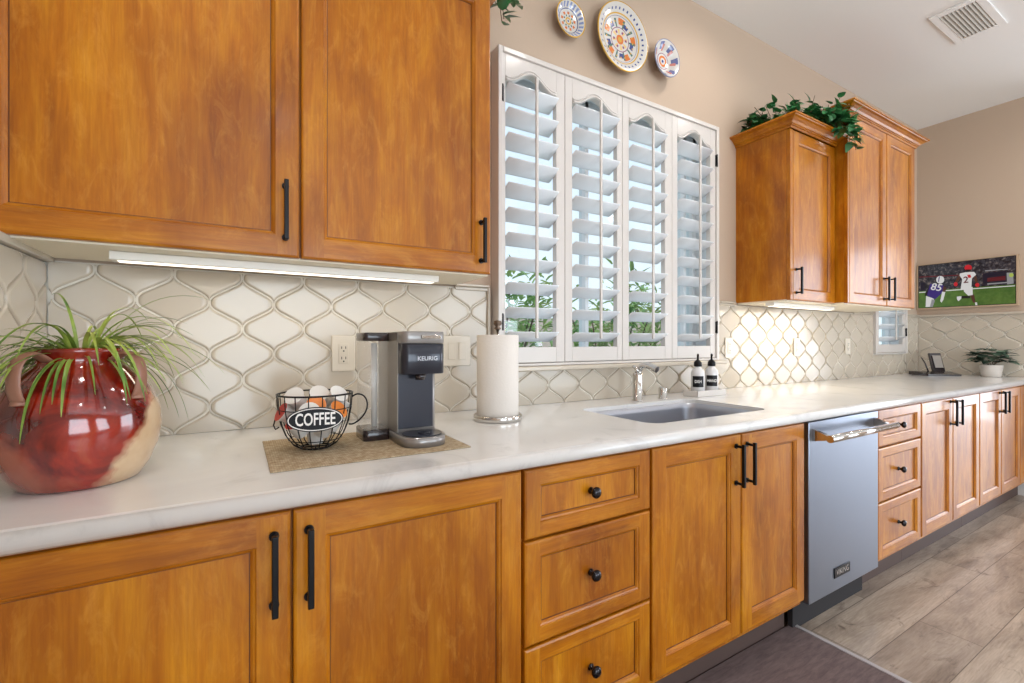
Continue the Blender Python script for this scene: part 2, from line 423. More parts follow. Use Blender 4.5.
P = [(.934, 1.256, .950, 1.208), (1.256, 1.604, 1.298, 1.570), (1.604, 1.958, 1.648, 1.904), (1.958, 2.318, 2.000, 2.272)]
for i, (a, c_, o0, o1_) in enumerate(P):
    shutter_panel(sh, a, c_, o0, o1_, 1.102, 2.380, 1.168, 2.268, hinge={0: .932, 3: 2.322}.get(i))
b = MB(); b.box(.89, 2.39, 1.618, YW - .0005, 1.066, 1.087, .006)
struct(b.obj('trim_1', M['tile']), 'glazed sill strip below the main shutters')
s2 = thing('plantation_shutters', 'small white louvred shutter at the far end under the upper cabinets', 'shutters', (0, 0, 0))
b = MB(); frame(b, 4.385, 4.985, 1.088, 2.412, .022, 1.672); b.obj('outer_frame', M['white'], s2)
shutter_panel(s2, 4.408, 4.962, 4.45, 4.90, 1.102, 2.388, 1.168, 2.272, hinge=4.96, arched=False, dy=.034)

# outdoors ------------------------------------------------------------
def leafmat(name, c1, c2, rough=.5):
    m = mat(name, c1, rough); oi = noise(m, coords(m, (1, 1, 1)), 9, 2)
    base(m, ramp(m, oi, [(.35, c1), (.65, c2)])); return m
M['ivy'] = leafmat('ivy_leaf', (20, 78, 46), (72, 140, 84), .36)
M['air'] = leafmat('strap_leaf', (70, 112, 36), (168, 186, 84), .4)
M['garden'] = leafmat('garden_leaf', (96, 160, 78), (190, 222, 130), .6)
M['dusty'] = leafmat('grey_green_leaf', (40, 66, 52), (104, 130, 108), .55)
M['grass'] = mat('pale_bounce_ground', (222, 220, 214), .8)  # unseen ground kept pale to bounce daylight onto the louver undersides
M['stem'] = mat('stem', (88, 66, 40), .7)
def leaf(b, p, d, up, ln, wd, fold=.15, mi=0):
    d = Vector(d).normalized(); s_ = d.cross(Vector(up)); s_ = s_.normalized() if s_.length > 1e-4 else Vector((1, 0, 0)); n = s_.cross(d)
    P_ = lambda t, w, h=0: Vector(p) + d * ln * t + s_ * w * wd + n * (h * ln - .25 * t * t * ln)
    c0, c1, c2, c3 = [b.bm.verts.new(P_(t, 0)) for t in (0, .35, .7, 1)]
    for sg in (1, -1):
        a1, a2, a3 = [b.bm.verts.new(P_(t, sg * w, fold * w)) for t, w in ((.12, .36), (.4, .5), (.75, .26))]
        for q in ((c0, a1, a2, c1), (c1, a2, a3, c2), (c2, a3, c3)):
            f = b.face(q if sg > 0 else q[::-1], True, mi)
b = MB(); b.box(-6, 16, 1.9, 30, -.06, -.01); struct(b.obj('ground_outside', M['grass']), 'unseen ground outside the window, made pale to bounce light up')
def shrub(x, y, h, w, label, n=1100, ls=.12):
    t = thing('garden_shrub', label, 'shrub', (x, y, -.01), 0, None)
    b = MB(); tp = []
    for i in range(7):
        a = 2 * PI * i / 7; q = (w * .5 * math.cos(a), w * .5 * math.sin(a), h * random.uniform(.6, .95))
        b.tube([(0, 0, 0), (q[0] * .3, q[1] * .3, q[2] * .5), q], [.02, .013, .005], 6); tp.append(q)
    b.obj('stem', M['stem'], t); b = MB()
    for i in range(n):
        q = random.choice(tp); s_ = random.uniform(.35, 1.05)
        p = Vector((q[0] * s_, q[1] * s_, q[2] * s_)) + Vector([random.gauss(0, .13 * w) for _ in range(3)])
        p.z = max(p.z, .15)
        d = Vector((random.uniform(-1, 1), random.uniform(-1, 1), random.uniform(-.3, 1)))
        leaf(b, p, d, (0, 0, 1), ls * random.uniform(.7, 1.4), ls * .3)
    b.obj('foliage', M['garden'], t)
shrub(1.65, 3.0, 1.75, .7, 'leafy green shrub seen low through the first shutter panel')
shrub(2.85, 3.1, 1.8, .7, 'leafy green shrub seen low through the second shutter panel')
shrub(4.1, 3.4, 2.05, 1.0, 'taller green shrub seen through the third shutter panel', 1300)
shrub(5.7, 3.8, 2.2, 1.2, 'tall green shrub seen through the fourth shutter panel', 1300)
b = MB(); b.box(-4, 16, 9, 9.15, 0, 1.75); t = b.obj('garden_wall', mat('pale_stucco', (214, 196, 180), .9)); tag(t, 'pale stucco garden wall beyond the shrubs', 'wall'); t['kind'] = 'structure'

# ------------------------------------------------------------------ cabinets
YD = .98                                            # face of base doors
def panel_face(b, x0, x1, z0, z1, yf, th=.02, fw=.058, rail=None, fl=None):
    """frame-and-panel front facing -Y: face at yf; material 0 upright grain, 1 rail grain"""
    rl = rail or fw; fl = fl or fw
    R4 = lambda i, y: [(x0 + i, y, z0 + i), (x1 - i, y, z0 + i), (x1 - i, y, z1 - i), (x0 + i, y, z1 - i)]
    def inner(i, y): return [(x0 + fl + i, y, z0 + rl + i), (x1 - fw - i, y, z0 + rl + i), (x1 - fw - i, y, z1 - rl - i), (x0 + fl + i, y, z1 - rl - i)]
    def ringf(A, B, mi=None):
        a = [b.bm.verts.new(p) for p in A]; c = [b.bm.verts.new(p) for p in B]
        for i in range(4): b.face([a[i], a[(i + 1) % 4], c[(i + 1) % 4], c[i]], mi=mi if mi is not None else 1 if i in (0, 2) else 0)
    b.quad(R4(0, yf + th), 0)
    ringf(R4(0, yf + th), R4(0, yf + .005)); ringf(R4(0, yf + .005), R4(.0015, yf + .0022)); ringf(R4(.0015, yf + .0022), R4(.006, yf))
    # face of the frame, butt joints
    X0, X1, Z0, Z1 = x0 + .006, x1 - .006, z0 + .006, z1 - .006; a, c = x0 + fl, x1 - fw; p, q = z0 + rl, z1 - rl
    b.quad([(X0, yf, Z0), (a, yf, Z0), (a, yf, Z1), (X0, yf, Z1)], 0); b.quad([(c, yf, Z0), (X1, yf, Z0), (X1, yf, Z1), (c, yf, Z1)], 0)
    b.quad([(a, yf, Z0), (c, yf, Z0), (c, yf, p), (a, yf, p)], 1); b.quad([(a, yf, q), (c, yf, q), (c, yf, Z1), (a, yf, Z1)], 1)
    ringf(inner(0, yf), inner(.002, yf + .003)); ringf(inner(.002, yf + .003), inner(.006, yf + .0045)); ringf(inner(.006, yf + .0045), inner(.010, yf + .009))
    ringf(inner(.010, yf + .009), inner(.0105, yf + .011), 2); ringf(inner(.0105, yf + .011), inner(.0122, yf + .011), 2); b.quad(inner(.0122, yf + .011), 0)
M['recess_line'] = mat('dark_recess_line', (104, 54, 12), .4)  # darker brown line around the inner step of the door panels
W2 = [M['wood'], M['wood_h'], M['recess_line']]
def door(parent, x0, x1, z0, z1, yf, handle=None, label=None, fl=None):
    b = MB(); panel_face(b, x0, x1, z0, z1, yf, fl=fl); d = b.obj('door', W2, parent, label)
    if handle:
        hx, hz0, hz1 = handle; b = MB()
        b.box(hx - .0055, hx + .0055, yf - .036, yf - .025, hz0, hz1, .0015)
        for z in (hz0 + .010, hz1 - .010):
            b.tube([(hx, yf - .028, z), (hx, yf - .0005, z)], .0048, 10); b.lathe([(.009, yf - .004), (.009, yf - .0005)], (hx, 0, z), 14, 'Y')
        b.obj('handle', M['black'], d)
    return d
def drawer(parent, x0, x1, z0, z1, yf):
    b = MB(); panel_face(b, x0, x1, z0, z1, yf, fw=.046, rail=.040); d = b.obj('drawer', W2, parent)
    xm, zm = (x0 + x1) / 2, (z0 + z1) / 2; b = MB()
    b.lathe([(.010, yf + .0105), (.0095, yf + .008), (.006, yf + .004), (.0055, yf - .001), (.011, yf - .005), (.0155, yf - .010), (.0160, yf - .015), (.012, yf - .020), (.004, yf - .0225)], (xm, 0, zm), 20, 'Y')
    b.obj('knob', M['bronze'], d)
def base_body(root, x0, x1, toe=True):
    b = MB(); b.box(x0, x1, YD + .0205, YW - .001, .135, .874)
    b.obj('carcass', M['wood'], root)
    b = MB(); b.box(x0, x1, YD + .085, YD + .10, .001, .1345); b.obj('toe_kick', M['toe'], root)
ZT, ZB = .866, .160
cab = thing('base_cabinet', 'wide two-door base cabinet under the jug and coffee station', 'cabinet', (0, 0, 0), 0, 'base cabinets along the wall')
base_body(cab, XL + .002, .6165)
door(cab, -.436, .089, ZB, ZT, YD, (.060, .684, .834)); door(cab, .0935, .6135, ZB, ZT, YD, (.121, .684, .834))
cab = thing('base_cabinet', 'three-drawer base cabinet between the coffee station doors and the sink doors', 'cabinet', (0, 0, 0), 0, 'base cabinets along the wall')
base_body(cab, .6175, 1.0745)
for z0, z1 in ((.688, ZT), (.417, .682), (ZB, .411)): drawer(cab, .6225, 1.0705, z0, z1, YD)
cab = thing('base_cabinet', 'two-door base cabinet under the sink', 'cabinet', (0, 0, 0), 0, 'base cabinets along the wall')
b = MB(); b.box(1.0755, 1.095, YD + .0205, YW - .001, .135, .874); b.box(1.93, 1.9495, YD + .0205, YW - .001, .135, .874)
b.box(1.095, 1.93, YD + .0205, YD + .04, .135, .874); b.box(1.095, 1.93, YW - .02, YW - .001, .135, .874); b.box(1.095, 1.93, YD + .04, YW - .02, .135, .155)
b.obj('carcass', M['wood'], cab); b = MB(); b.box(1.0755, 1.9495, YD + .085, YD + .10, .001, .1345); b.obj('toe_kick', M['toe'], cab)
door(cab, 1.081, 1.524, ZB, ZT, YD, (1.492, .69, .838)); door(cab, 1.529, 1.9425, ZB, ZT, YD, (1.556, .69, .838))
cab = thing('base_cabinet', 'three-drawer base cabinet to the right of the dishwasher', 'cabinet', (0, 0, 0), 0, 'base cabinets along the wall')
base_body(cab, 2.588, 3.0925)
for z0, z1 in ((.692, ZT), (.430, .684), (ZB, .422)): drawer(cab, 2.593, 3.088, z0, z1, YD)
cab = thing('base_cabinet', 'two-door base cabinet second from the right end', 'cabinet', (0, 0, 0), 0, 'base cabinets along the wall')
base_body(cab, 3.0945, 3.9975)
door(cab, 3.100, 3.5415, ZB, ZT, YD, (3.500, .712, .858)); door(cab, 3.5465, 3.9935, ZB, ZT, YD, (3.588, .712, .858))
cab = thing('base_cabinet', 'two-door base cabinet at the right end near the baseboard', 'cabinet', (0, 0, 0), 0, 'base cabinets along the wall')
base_body(cab, 3.9995, XR - .012)
door(cab, 4.003, 4.4265, ZB, ZT, YD, (4.386, .712, .858)); door(cab, 4.4315, 4.86, ZB, ZT, YD, (4.472, .712, .858))
door(cab, 4.865, XR - .016, ZB, ZT, YD)

# dishwasher
dw = thing('dishwasher', 'stainless steel dishwasher with a long bar handle', 'dishwasher', (0, 0, 0))
b = MB(); b.box(1.968, 2.578, YD + .03, YW - .05, .14, .872); b.obj('body', M['dark'], dw)
b = MB(); b.box(1.966, 2.580, YD - .004, YD + .029, .135, .868, .003); dd = b.obj('door', M['steel'], dw)
b = MB()
b.tube([(1.975, YD - .076, .812), (2.572, YD - .076, .812)], .0145, 16); b.obj('handle', M['chrome'], dd)
for xx in (1.990, 2.528):
    b = MB(); b.prism([(YD - .0045, .840), (YD - .050, .824), (YD - .070, .816), (YD - .070, .808), (YD - .050, .800), (YD - .0045, .790)], lambda u, v: (xx, u, v), lambda u, v: (xx + .022, u, v)); b.obj('handle_bracket', M['chrome'], dd)
b = MB(); b.box(2.165, 2.300, YD - .0075, YD - .0045, .190, .232, .001); lg = b.obj('nameplate', M['black'], dd)
T = Matrix.Translation((2.2325, YD - .0078, .211)) @ Matrix.Rotation(PI / 2, 4, 'X')
text('VIKING', .034, 'lettering', M['chrome'], lg, T, .95, .0004)
b = MB(); b.box(1.968, 2.578, YD + .06, YD + .08, .001, .134); b.obj('toe_kick', M['dark'], dw)

# countertop with sink cut-out
def rrect(x0, x1, y0, y1, r, n=6):
    pts = []
    for cx, cy, a0 in ((x1 - r, y1 - r, 0), (x0 + r, y1 - r, 90), (x0 + r, y0 + r, 180), (x1 - r, y0 + r, 270)):
        for i in range(n + 1):
            a = R(a0 + 90 * i / n); pts.append((cx + r * math.cos(a), cy + r * math.sin(a)))
    return pts
SX0, SX1, SY0, SY1 = 1.200, 1.885, 1.085, 1.488
b = MB(); pf = []
for i in range(9):
    a = R(-90 - 90 * 0) - 0; t = i / 8 * PI
    pf.append((.951 + .019 - .019 * math.sin(t) ** .8 if 0 < t < PI - 1e-6 else .970, .895 - .019 * math.cos(t)))
pf = [(y, z) for y, z in pf] + [(YW - .001, CT), (YW - .001, .876)]
b.rings([[(x, y, z) for y, z in pf] for x in (XL + .001, XR - .001)], smooth=True)
ct = b.obj('countertop', M['quartz']); tag(ct, 'long white quartz countertop running under the window', 'countertop')
for p in ct.data.polygons: p.use_smooth = abs(p.normal.z) < .98 and abs(p.normal.x) < .9
b = MB(); pr_ = rrect(SX0, SX1, SY0, SY1, .055); b.rings([[(x, y, z) for x, y in pr_] for z in (.8, 1.0)], smooth=False); cut = b.obj('cutter', M['quartz'])
md = ct.modifiers.new('b', 'BOOLEAN'); md.object = cut; md.operation = 'DIFFERENCE'; md.solver = 'EXACT'
bpy.context.view_layer.update()
me = bpy.data.meshes.new_from_object(ct.evaluated_get(bpy.context.evaluated_depsgraph_get()))
ct.modifiers.clear(); ct.data = me; bpy.data.objects.remove(cut)
# sink
b = MB(); rg = []
for ins, z, r in ((.0008, .8975, .054), (.003, .8975, .054), (.004, .870, .055), (.008, .74, .06), (.02, .705, .07), (.05, .695, .06), (.16, .693, .03)):
    rg.append([(x, y, z) for x, y in rrect(SX0 + ins, SX1 - ins, SY0 + ins, SY1 - ins, r)])
b.rings(rg, cap0=False); sk = b.obj('sink', M['sinksteel']); tag(sk, 'undermount stainless steel sink with rounded corners', 'sink')
b = MB(); b.lathe([(.045, .6935), (.043, .6955), (.03, .6945), (.0, .6945)], ((SX0 + SX1) / 2, (SY0 + SY1) / 2, 0), 24); b.obj('drain', M['chrome'], sk)

# upper cabinets ------------------------------------------------------
ZU = 1.42
def crown(b, x0, x1, yf, z, prof, sides=True):
    path = lambda o, h: [(x0 - (o if sides in (True, 'L') else 0), YW - .001, z + h), (x0 - (o if sides in (True, 'L') else 0), yf - o, z + h), (x1 + (o if sides in (True, 'R') else 0), yf - o, z + h), (x1 + (o if sides in (True, 'R') else 0), YW - .001, z + h)]
    rows = [[b.bm.verts.new(p) for p in path(o, h)] for o, h in prof]
    for a, c in zip(rows, rows[1:]):
        for i in range(3): b.face([a[i], a[i + 1], c[i + 1], c[i]], mi=1)
    b.face(rows[-1], mi=1)
CP = [(o_, h_ * .72) for o_, h_ in ((.0, -.012), (.006, -.012), (.008, 0), (.014, .003), (.014, .010), (.020, .013), (.028, .026), (.042, .040), (.054, .046), (.056, .050), (.062, .052), (.062, .064), (.058, .066), (.0, .066))]
up = thing('wall_cabinet', 'large two-door upper cabinet at the left above the jug', 'cabinet', (0, 0, 0), 0, 'upper cabinets on the wall')
YU = 1.38
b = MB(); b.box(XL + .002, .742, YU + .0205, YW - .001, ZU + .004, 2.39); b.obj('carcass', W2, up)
b = MB(); b.box(XL + .004, .740, YU + .024, YW - .012, ZU - .004, ZU + .0035); b.obj('underside', M['wood_in'], up)
door(up, -.442, .146, ZU, 2.385, YU, (.112, 1.462, 1.62), fl=.014); door(up, .151, .739, ZU, 2.385, YU, (.702, 1.452, 1.60))
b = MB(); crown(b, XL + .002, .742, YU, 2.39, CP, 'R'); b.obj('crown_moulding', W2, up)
b = MB(); b.box(-.27, .59, 1.474, 1.526, 1.3935, 1.4155, .002); st = b.obj('strip_lamp', mat('white_lamp_case', (236, 232, 224), .4)); tag(st, 'slim white light strip under the left upper cabinet', 'light')
M['lit'] = mat('lit_diffuser', (255, 244, 224), .5, emis=(255, 244, 224), es=2.2)
b = MB(); b.box(-.255, .575, 1.484, 1.516, 1.3922, 1.3934); b.obj('diffuser', M['lit'], st)
ua = thing('wall_cabinet', 'single-door upper cabinet to the right of the window', 'cabinet', (0, 0, 0), 0, 'upper cabinets on the wall')
AX0, AX1 = 2.588, 3.083
b = MB(); b.box(AX0, AX1, YU + .0205, YW - .001, ZU + .004, 2.366); b.obj('carcass', W2, ua)
b = MB(); b.box(AX0 + .004, AX1 - .004, YU + .022, YW - .012, ZU - .006, ZU + .0035); b.obj('underside', M['wood_in'], ua)
door(ua, AX0 + .028, AX1 - .006, ZU, 2.354, YU, (AX0 + .060, 1.452, 1.60))
b = MB(); b.box(AX0, AX0 + .026, YU, YU + .0204, ZU, 2.354, .002); b.obj('stile', M['wood'], ua)
b = MB(); crown(b, AX0, AX1 - .0, YU, 2.366, CP, 'L'); b.obj('crown_moulding', W2, ua)
ub = thing('wall_cabinet', 'taller two-door upper cabinet at the far right end', 'cabinet', (0, 0, 0), 0, 'upper cabinets on the wall')
BX0, BX1, YB = 3.086, 4.05, 1.318
b = MB(); b.box(BX0, BX1, YB + .0205, YW - .001, ZU + .004, 2.545); b.obj('carcass', W2, ub)
b = MB(); b.box(BX0 + .004, BX1 - .004, YB + .022, YW - .012, ZU - .006, ZU + .0035); b.obj('underside', M['wood_in'], ub)
b = MB(); b.box(BX0, BX0 + .020, YB, YB + .0204, ZU, 2.54, .002); b.obj('stile', M['wood'], ub)
door(ub, BX0 + .022, 3.603, ZU, 2.54, YB, (3.560, 1.455, 1.605)); door(ub, 3.608, BX1 - .004, ZU, 2.54, YB, (3.645, 1.455, 1.605))
b = MB(); crown(b, BX0, BX1, YB, 2.540, CP); b.obj('crown_moulding', W2, ub)
b = MB(); b.box(2.60, 3.28, 1.474, 1.526, 1.3935, 1.4135, .002); st = b.obj('strip_lamp', bpy.data.materials['white_lamp_case']); tag(st, 'slim white light strip under the right upper cabinets', 'light')
b = MB(); b.box(2.61, 3.27, 1.484, 1.516, 1.3922, 1.3934); b.obj('diffuser', M['lit'], st)

# ------------------------------------------------------------------ plates on the wall
def plate_mat(name, rim, band, seed):
    m = mat(name, (226, 222, 214), .15, coat=.6)
    tc = N(m, 'ShaderNodeTexCoord'); sp = N(m, 'ShaderNodeSeparateXYZ'); L(m, tc.outputs['Generated'], sp.inputs[0])
    def mt_(op, a, b_=None):
        n = N(m, 'ShaderNodeMath'); n.operation = op
        for i, q in enumerate((a, b_)):
            if q is None: continue
            if hasattr(q, 'links'): L(m, q, n.inputs[i])
            else: n.inputs[i].default_value = q
        return n.outputs[0]
    u = mt_('MULTIPLY', mt_('SUBTRACT', sp.outputs[0], .5), 2); w = mt_('MULTIPLY', mt_('SUBTRACT', sp.outputs[2], .5), 2)
    r = mt_('SQRT', mt_('ADD', mt_('MULTIPLY', u, u), mt_('MULTIPLY', w, w)))
    an = mt_('ARCTAN2', w, u)
    cream = lin((206, 202, 196)); col = cream
    def ann(col, lo, hi, paint, k=0, th=0, ph=0):       # ring between radii, optionally broken into k dots
        f = mt_('MULTIPLY', mt_('GREATER_THAN', r, lo), mt_('LESS_THAN', r, hi))
        if k: f = mt_('MULTIPLY', f, mt_('GREATER_THAN', mt_('SINE', mt_('ADD', mt_('MULTIPLY', an, k), ph)), th))
        return mix(m, col, lin(paint), f)
    for a in band: col = ann(col, *a)
    base(m, col); return m
def wall_plate(x, z, rx, rz, mt, label, depth=.03, tilt=0):
    b = MB(); n = 48; rs = []
    for s, d in ((.02, .015), (.10, .015), (.12, 0), (.30, 0), (.36, 0), (.40, -.004), (.62, .008 - depth * .4), (.97, -depth - .002), (1.0, -depth - .003), (1.0, -depth - .007), (.96, -depth - .008), (.66, -depth * .45 - .004), (.58, -.014), (.02, -.014)):
        rs.append([(rx * s * math.cos(2 * PI * i / n), d, rz * s * math.sin(2 * PI * i / n)) for i in range(n)])
    b.rings(rs); o = b.obj('decorative_plate', mt); o.location = (x, YW - .016, z); tag(o, label, 'plate', 'painted plates above the window'); return o
OR, BL, YE, GR, PU = (208, 112, 44), (52, 66, 124), (206, 160, 60), (70, 104, 96), (128, 66, 108)
pm1 = plate_mat('plate_small_blue_rim', None, [(.93, 1.1, YE), (.70, .90, (120, 134, 176), 22, -.1), (.62, .66, BL), (.36, .50, OR, 9, .1), (.24, .34, GR, 9, .3, 2), (.12, .20, YE), (.0, .06, BL)], 1)
pm2 = plate_mat('platter_painted', None, [(.96, 1.1, YE), (.80, .86, BL, 34, .45), (.70, .735, YE), (.655, .665, BL), (.44, .62, OR, 5, .45, .5), (.40, .54, BL, 5, .55, 2.4), (.34, .60, GR, 10, .80, 1.2), (.50, .54, YE, 20, .5), (.335, .36, PU), (.16, .30, (226, 190, 120), 8, .3), (.20, .27, PU, 6, .65, 1), (0, .14, OR), (0, .07, YE)], 2)
pm3 = plate_mat('bowl_painted', None, [(.95, 1.1, (150, 156, 184)), (.62, .90, (92, 100, 146), 7, .2, .6), (.55, .80, (190, 120, 110), 7, .75, 2), (.40, .44, PU), (.18, .30, OR), (0, .08, BL)], 3)
wall_plate(1.294, 2.650, .082, .084, pm1, 'small round painted plate with yellow rim, leftmost above the window')
wall_plate(1.612, 2.672, .166, .166, pm2, 'large painted platter with orange flowers, centre of the wall group', .034)
wall_plate(1.915, 2.660, .094, .096, pm3, 'small painted bowl-like plate with orange centre, rightmost on wall', .04)

# ------------------------------------------------------------------ outlets
M['plastic'] = mat('cream_plastic', (218, 208, 192), .35, coat=.2)
def outlet(x, z, w, h, label, kind='outlet', face=(0, 1)):
    t = thing('wall_outlet' if kind == 'outlet' else 'light_switch', label, kind, (x, YW - .011, z))
    b = MB(); b.box(-w / 2, w / 2, -.007, 0, -h / 2, h / 2, .003); b.obj('cover_plate', M['plastic'], t)
    n = 2 if w > .1 else 1
    for i in range(n):
        xc = (i - (n - 1) / 2) * .046
        b = MB(); b.box(xc - .0165, xc + .0165, -.0095, -.0072, -.034, .034, .001); rc = b.obj('receptacle' if kind == 'outlet' else 'rocker', M['plastic'], t)
        if kind == 'outlet':
            b = MB()
            for zz in (-.018, .018):
                b.box(xc - .008, xc - .0055, -.0102, -.0096, zz - .002, zz + .007); b.box(xc + .0055, xc + .008, -.0102, -.0096, zz - .002, zz + .007); b.lathe([(.0028, -.0102), (.0028, -.0096)], (xc, 0, zz - .009), 8, 'Y')
            b.obj('slots', M['dark'], rc)
outlet(.319, 1.150, .078, .125, 'cream wall outlet behind the coffee basket')
outlet(.750, 1.155, .118, .120, 'cream double switch plate between the coffee maker and paper towels', 'switch')
outlet(2.500, 1.155, .075, .120, 'cream outlet on the tile right of the main shutters')
outlet(3.240, 1.155, .075, .120, 'cream outlet on the tile below the right upper cabinets')
outlet(3.945, 1.155, .075, .120, 'cream outlet on the tile nearest the small far shutter')

# ------------------------------------------------------------------ jug with plant
m = M['jug'] = mat('glazed_red_jug', (120, 30, 18), .10, coat=1.0)
v = coords(m, (1, 1, 1)); a = noise(m, v, 9, 5, .6, .8); red = ramp(m, a, [(.32, (44, 8, 8)), (.46, (104, 16, 10)), (.60, (150, 34, 14)), (.75, (168, 70, 40))])
tc = N(m, 'ShaderNodeTexCoord'); sp = N(m, 'ShaderNodeSeparateXYZ'); L(m, tc.outputs['Object'], sp.inputs[0])
def lincomb(m, outs, ks, c=0):
    acc = None
    for o_, k in zip(outs, ks):
        n = N(m, 'ShaderNodeMath'); n.operation = 'MULTIPLY_ADD'; L(m, o_, n.inputs[0]); n.inputs[1].default_value = k
        if acc is None: n.inputs[2].default_value = c
        else: L(m, acc, n.inputs[2])
        acc = n.outputs[0]
    return acc
nz = noise(m, v, 7, 4)
f1 = lincomb(m, (sp.outputs[0], sp.outputs[1], sp.outputs[2], nz), (9.0, 3.0, -4.5, 1.6), -.62)
msk = ramp(m, f1, [(.42, (0, 0, 0)), (.62, (255, 255, 255))])
tan = ramp(m, nz, [(.3, (168, 122, 84)), (.7, (206, 178, 142))])
f2 = lincomb(m, (sp.outputs[0], sp.outputs[1], sp.outputs[2], nz), (-6.0, -4.0, -3.5, 1.1), -.45)
msk2 = ramp(m, f2, [(.45, (0, 0, 0)), (.65, (255, 255, 255))])
cc = mix(m, red, lin((150, 74, 52)), msk2); cc = mix(m, cc, tan, msk); base(m, cc)
rf = N(m, 'ShaderNodeMapRange'); L(m, msk, rf.inputs[0]); rf.inputs[3].default_value = .10; rf.inputs[4].default_value = .35; L(m, rf.outputs[0], bsdf(m).inputs['Roughness'])
M['clay'] = mat('worn_clay_strap', (150, 104, 84), .45, coat=.3)
JX, JY = -.268, 1.235
jug = thing('glazed_jug', 'round red glazed pottery jug with strap handles at the left end of counter', 'jug', (JX, JY, CT + .0005))
prof = [(.0, 0), (.088, 0), (.094, .004), (.110, .030), (.1235, .068), (.1295, .108), (.126, .145), (.110, .185), (.088, .214), (.073, .228), (.066, .238), (.067, .248), (.073, .256), (.074, .262), (.070, .265), (.062, .262), (.058, .25), (.057, .235), (.0, .235)]
b = MB(); b.lathe(prof, n=56); b.obj('body', M['jug'], jug)
for sg in (-1, 1):
    b = MB(); ang = R(-33 if sg > 0 else -122)
    dx, dy = math.cos(ang), math.sin(ang); pts = []
    for r, z in ((.068, .242), (.088, .254), (.106, .252), (.119, .238), (.124, .215), (.123, .190), (.1165, .172)): pts.append((dx * r, dy * r, z))
    b.tube(smooth_path(pts), .0045, 12, flat=3.0); b.lathe([(.015, .0), (.0135, .006), (.008, .010), (.0, .011)], (dx * .112, dy * .112, .165), 12); b.obj('strap_handle', M['clay'], jug)
b = MB()
pl = thing('strap_leaf_plant', 'spiky grassy green plant arching out of the red jug', 'plant', (JX, JY, CT + .237))
def strap(b, p, az, el, ln, w, droop, n=14):
    pts = []; d = Vector((math.cos(az) * math.cos(el), math.sin(az) * math.cos(el), math.sin(el))); q = Vector(p)
    sd = Vector((-math.sin(az), math.cos(az), 0))
    for i in range(n + 1): pts.append(q.copy()); q += d * ln / n; d = (d + Vector((0, 0, -droop / n))).normalized()
    prev = None
    for i, q in enumerate(pts):
        t = i / n; ww = w * (1 - t) ** .6 * (.7 + .6 * min(1, t * 4)) + .0003
        row = [b.bm.verts.new(q + sd * ww), b.bm.verts.new(q - Vector((0, 0, ww * .5))), b.bm.verts.new(q - sd * ww)]
        if prev: b.face([prev[0], prev[1], row[1], row[0]], True); b.face([prev[1], prev[2], row[2], row[1]], True)
        prev = row
random.seed(11)
for i in range(130):
    az = random.uniform(0, 2 * PI); el = R(random.uniform(18, 72)); ln = random.uniform(.12, .30)
    r0 = random.uniform(0, .035)
    q = (math.cos(az) * r0, math.sin(az) * r0, .0)
    dr = random.uniform(1.6, 3.6)
    tipx = JX + math.cos(az) * ln * .8
    if tipx < XL + .03: ln = min(ln, .15)
    strap(b, q, az, el, ln, random.uniform(.0018, .0036), dr)
b.obj('leaves', M['air'], pl)

# ------------------------------------------------------------------ placemat
m = M['jute'] = mat('woven_straw', (188, 166, 134), .85)
v = coords(m, (1, 1, 1)); wv1 = N(m, 'ShaderNodeTexWave'); wv1.bands_direction = 'X'; wv1.inputs['Scale'].default_value = 60; L(m, v, wv1.inputs[0])
wv2 = N(m, 'ShaderNodeTexWave'); wv2.bands_direction = 'Y'; wv2.inputs['Scale'].default_value = 75; L(m, v, wv2.inputs[0])
ck = mix(m, wv1.outputs[0], wv2.outputs[0], .5); nn = noise(m, v, 90, 3)
base(m, mix(m, ramp(m, nn, [(.3, (160, 134, 100)), (.7, (206, 188, 158))]), ck, .25, 'MULTIPLY')); bump(m, ck, .5, .002)
b = MB(); b.box(.060, .526, 1.092, 1.440, CT + .0006, CT + .0042, .0012); tag(b.obj('placemat', M['jute']), 'tan woven placemat under the coffee maker and basket', 'placemat')
ZP = CT + .0047

# coffee maker
M['kgrey'] = mat('satin_grey_plastic', (146, 142, 140), .3, .5, coat=.2)
M['knavy'] = mat('dark_blue_grey_plastic', (32, 34, 46), .28, .3, coat=.4)
M['kdark'] = mat('dark_smoke_plastic', (44, 34, 36), .25, coat=.4)
m = M['clear'] = mat('clear_plastic', (238, 236, 232), .08, alpha=.16, coat=.6)
k = thing('coffee_maker', 'slim grey and navy pod coffee maker with a side water tank', 'coffee maker', (.4265, 1.184, ZP))
def rbox(b, x0, x1, y0, y1, z0, z1, r, n=5):
    p = rrect(x0, x1, y0, y1, r, n); e_ = .002
    ins = rrect(x0 + e_, x1 - e_, y0 + e_, y1 - e_, max(r - e_, .001), n)
    b.rings([[(x, y, z0) for x, y in ins], [(x, y, z0 + e_) for x, y in p], [(x, y, z1 - e_) for x, y in p], [(x, y, z1) for x, y in ins]])
hw = .0600
b = MB(); rbox(b, -hw, hw, .055, .225, .025, .186, .012); b.obj('rear_body', M['kgrey'], k)
b = MB(); rbox(b, -hw, hw, -.018, .225, .187, .2675, .020); b.obj('brew_head', M['knavy'], k)
b = MB(); rbox(b, -hw, hw, -.018, .225, .268, .300, .020); lid = b.obj('lid', M['kgrey'], k)
b = MB(); b.box(-.010, .045, -.024, -.016, .280, .291, .002); b.obj('lid_latch', M['chrome'], lid)
b = MB(); b.box(-hw + .008, hw - .010, .0535, .0548, .034, .186, .0005); b.obj('recess_panel', M['knavy'], k)
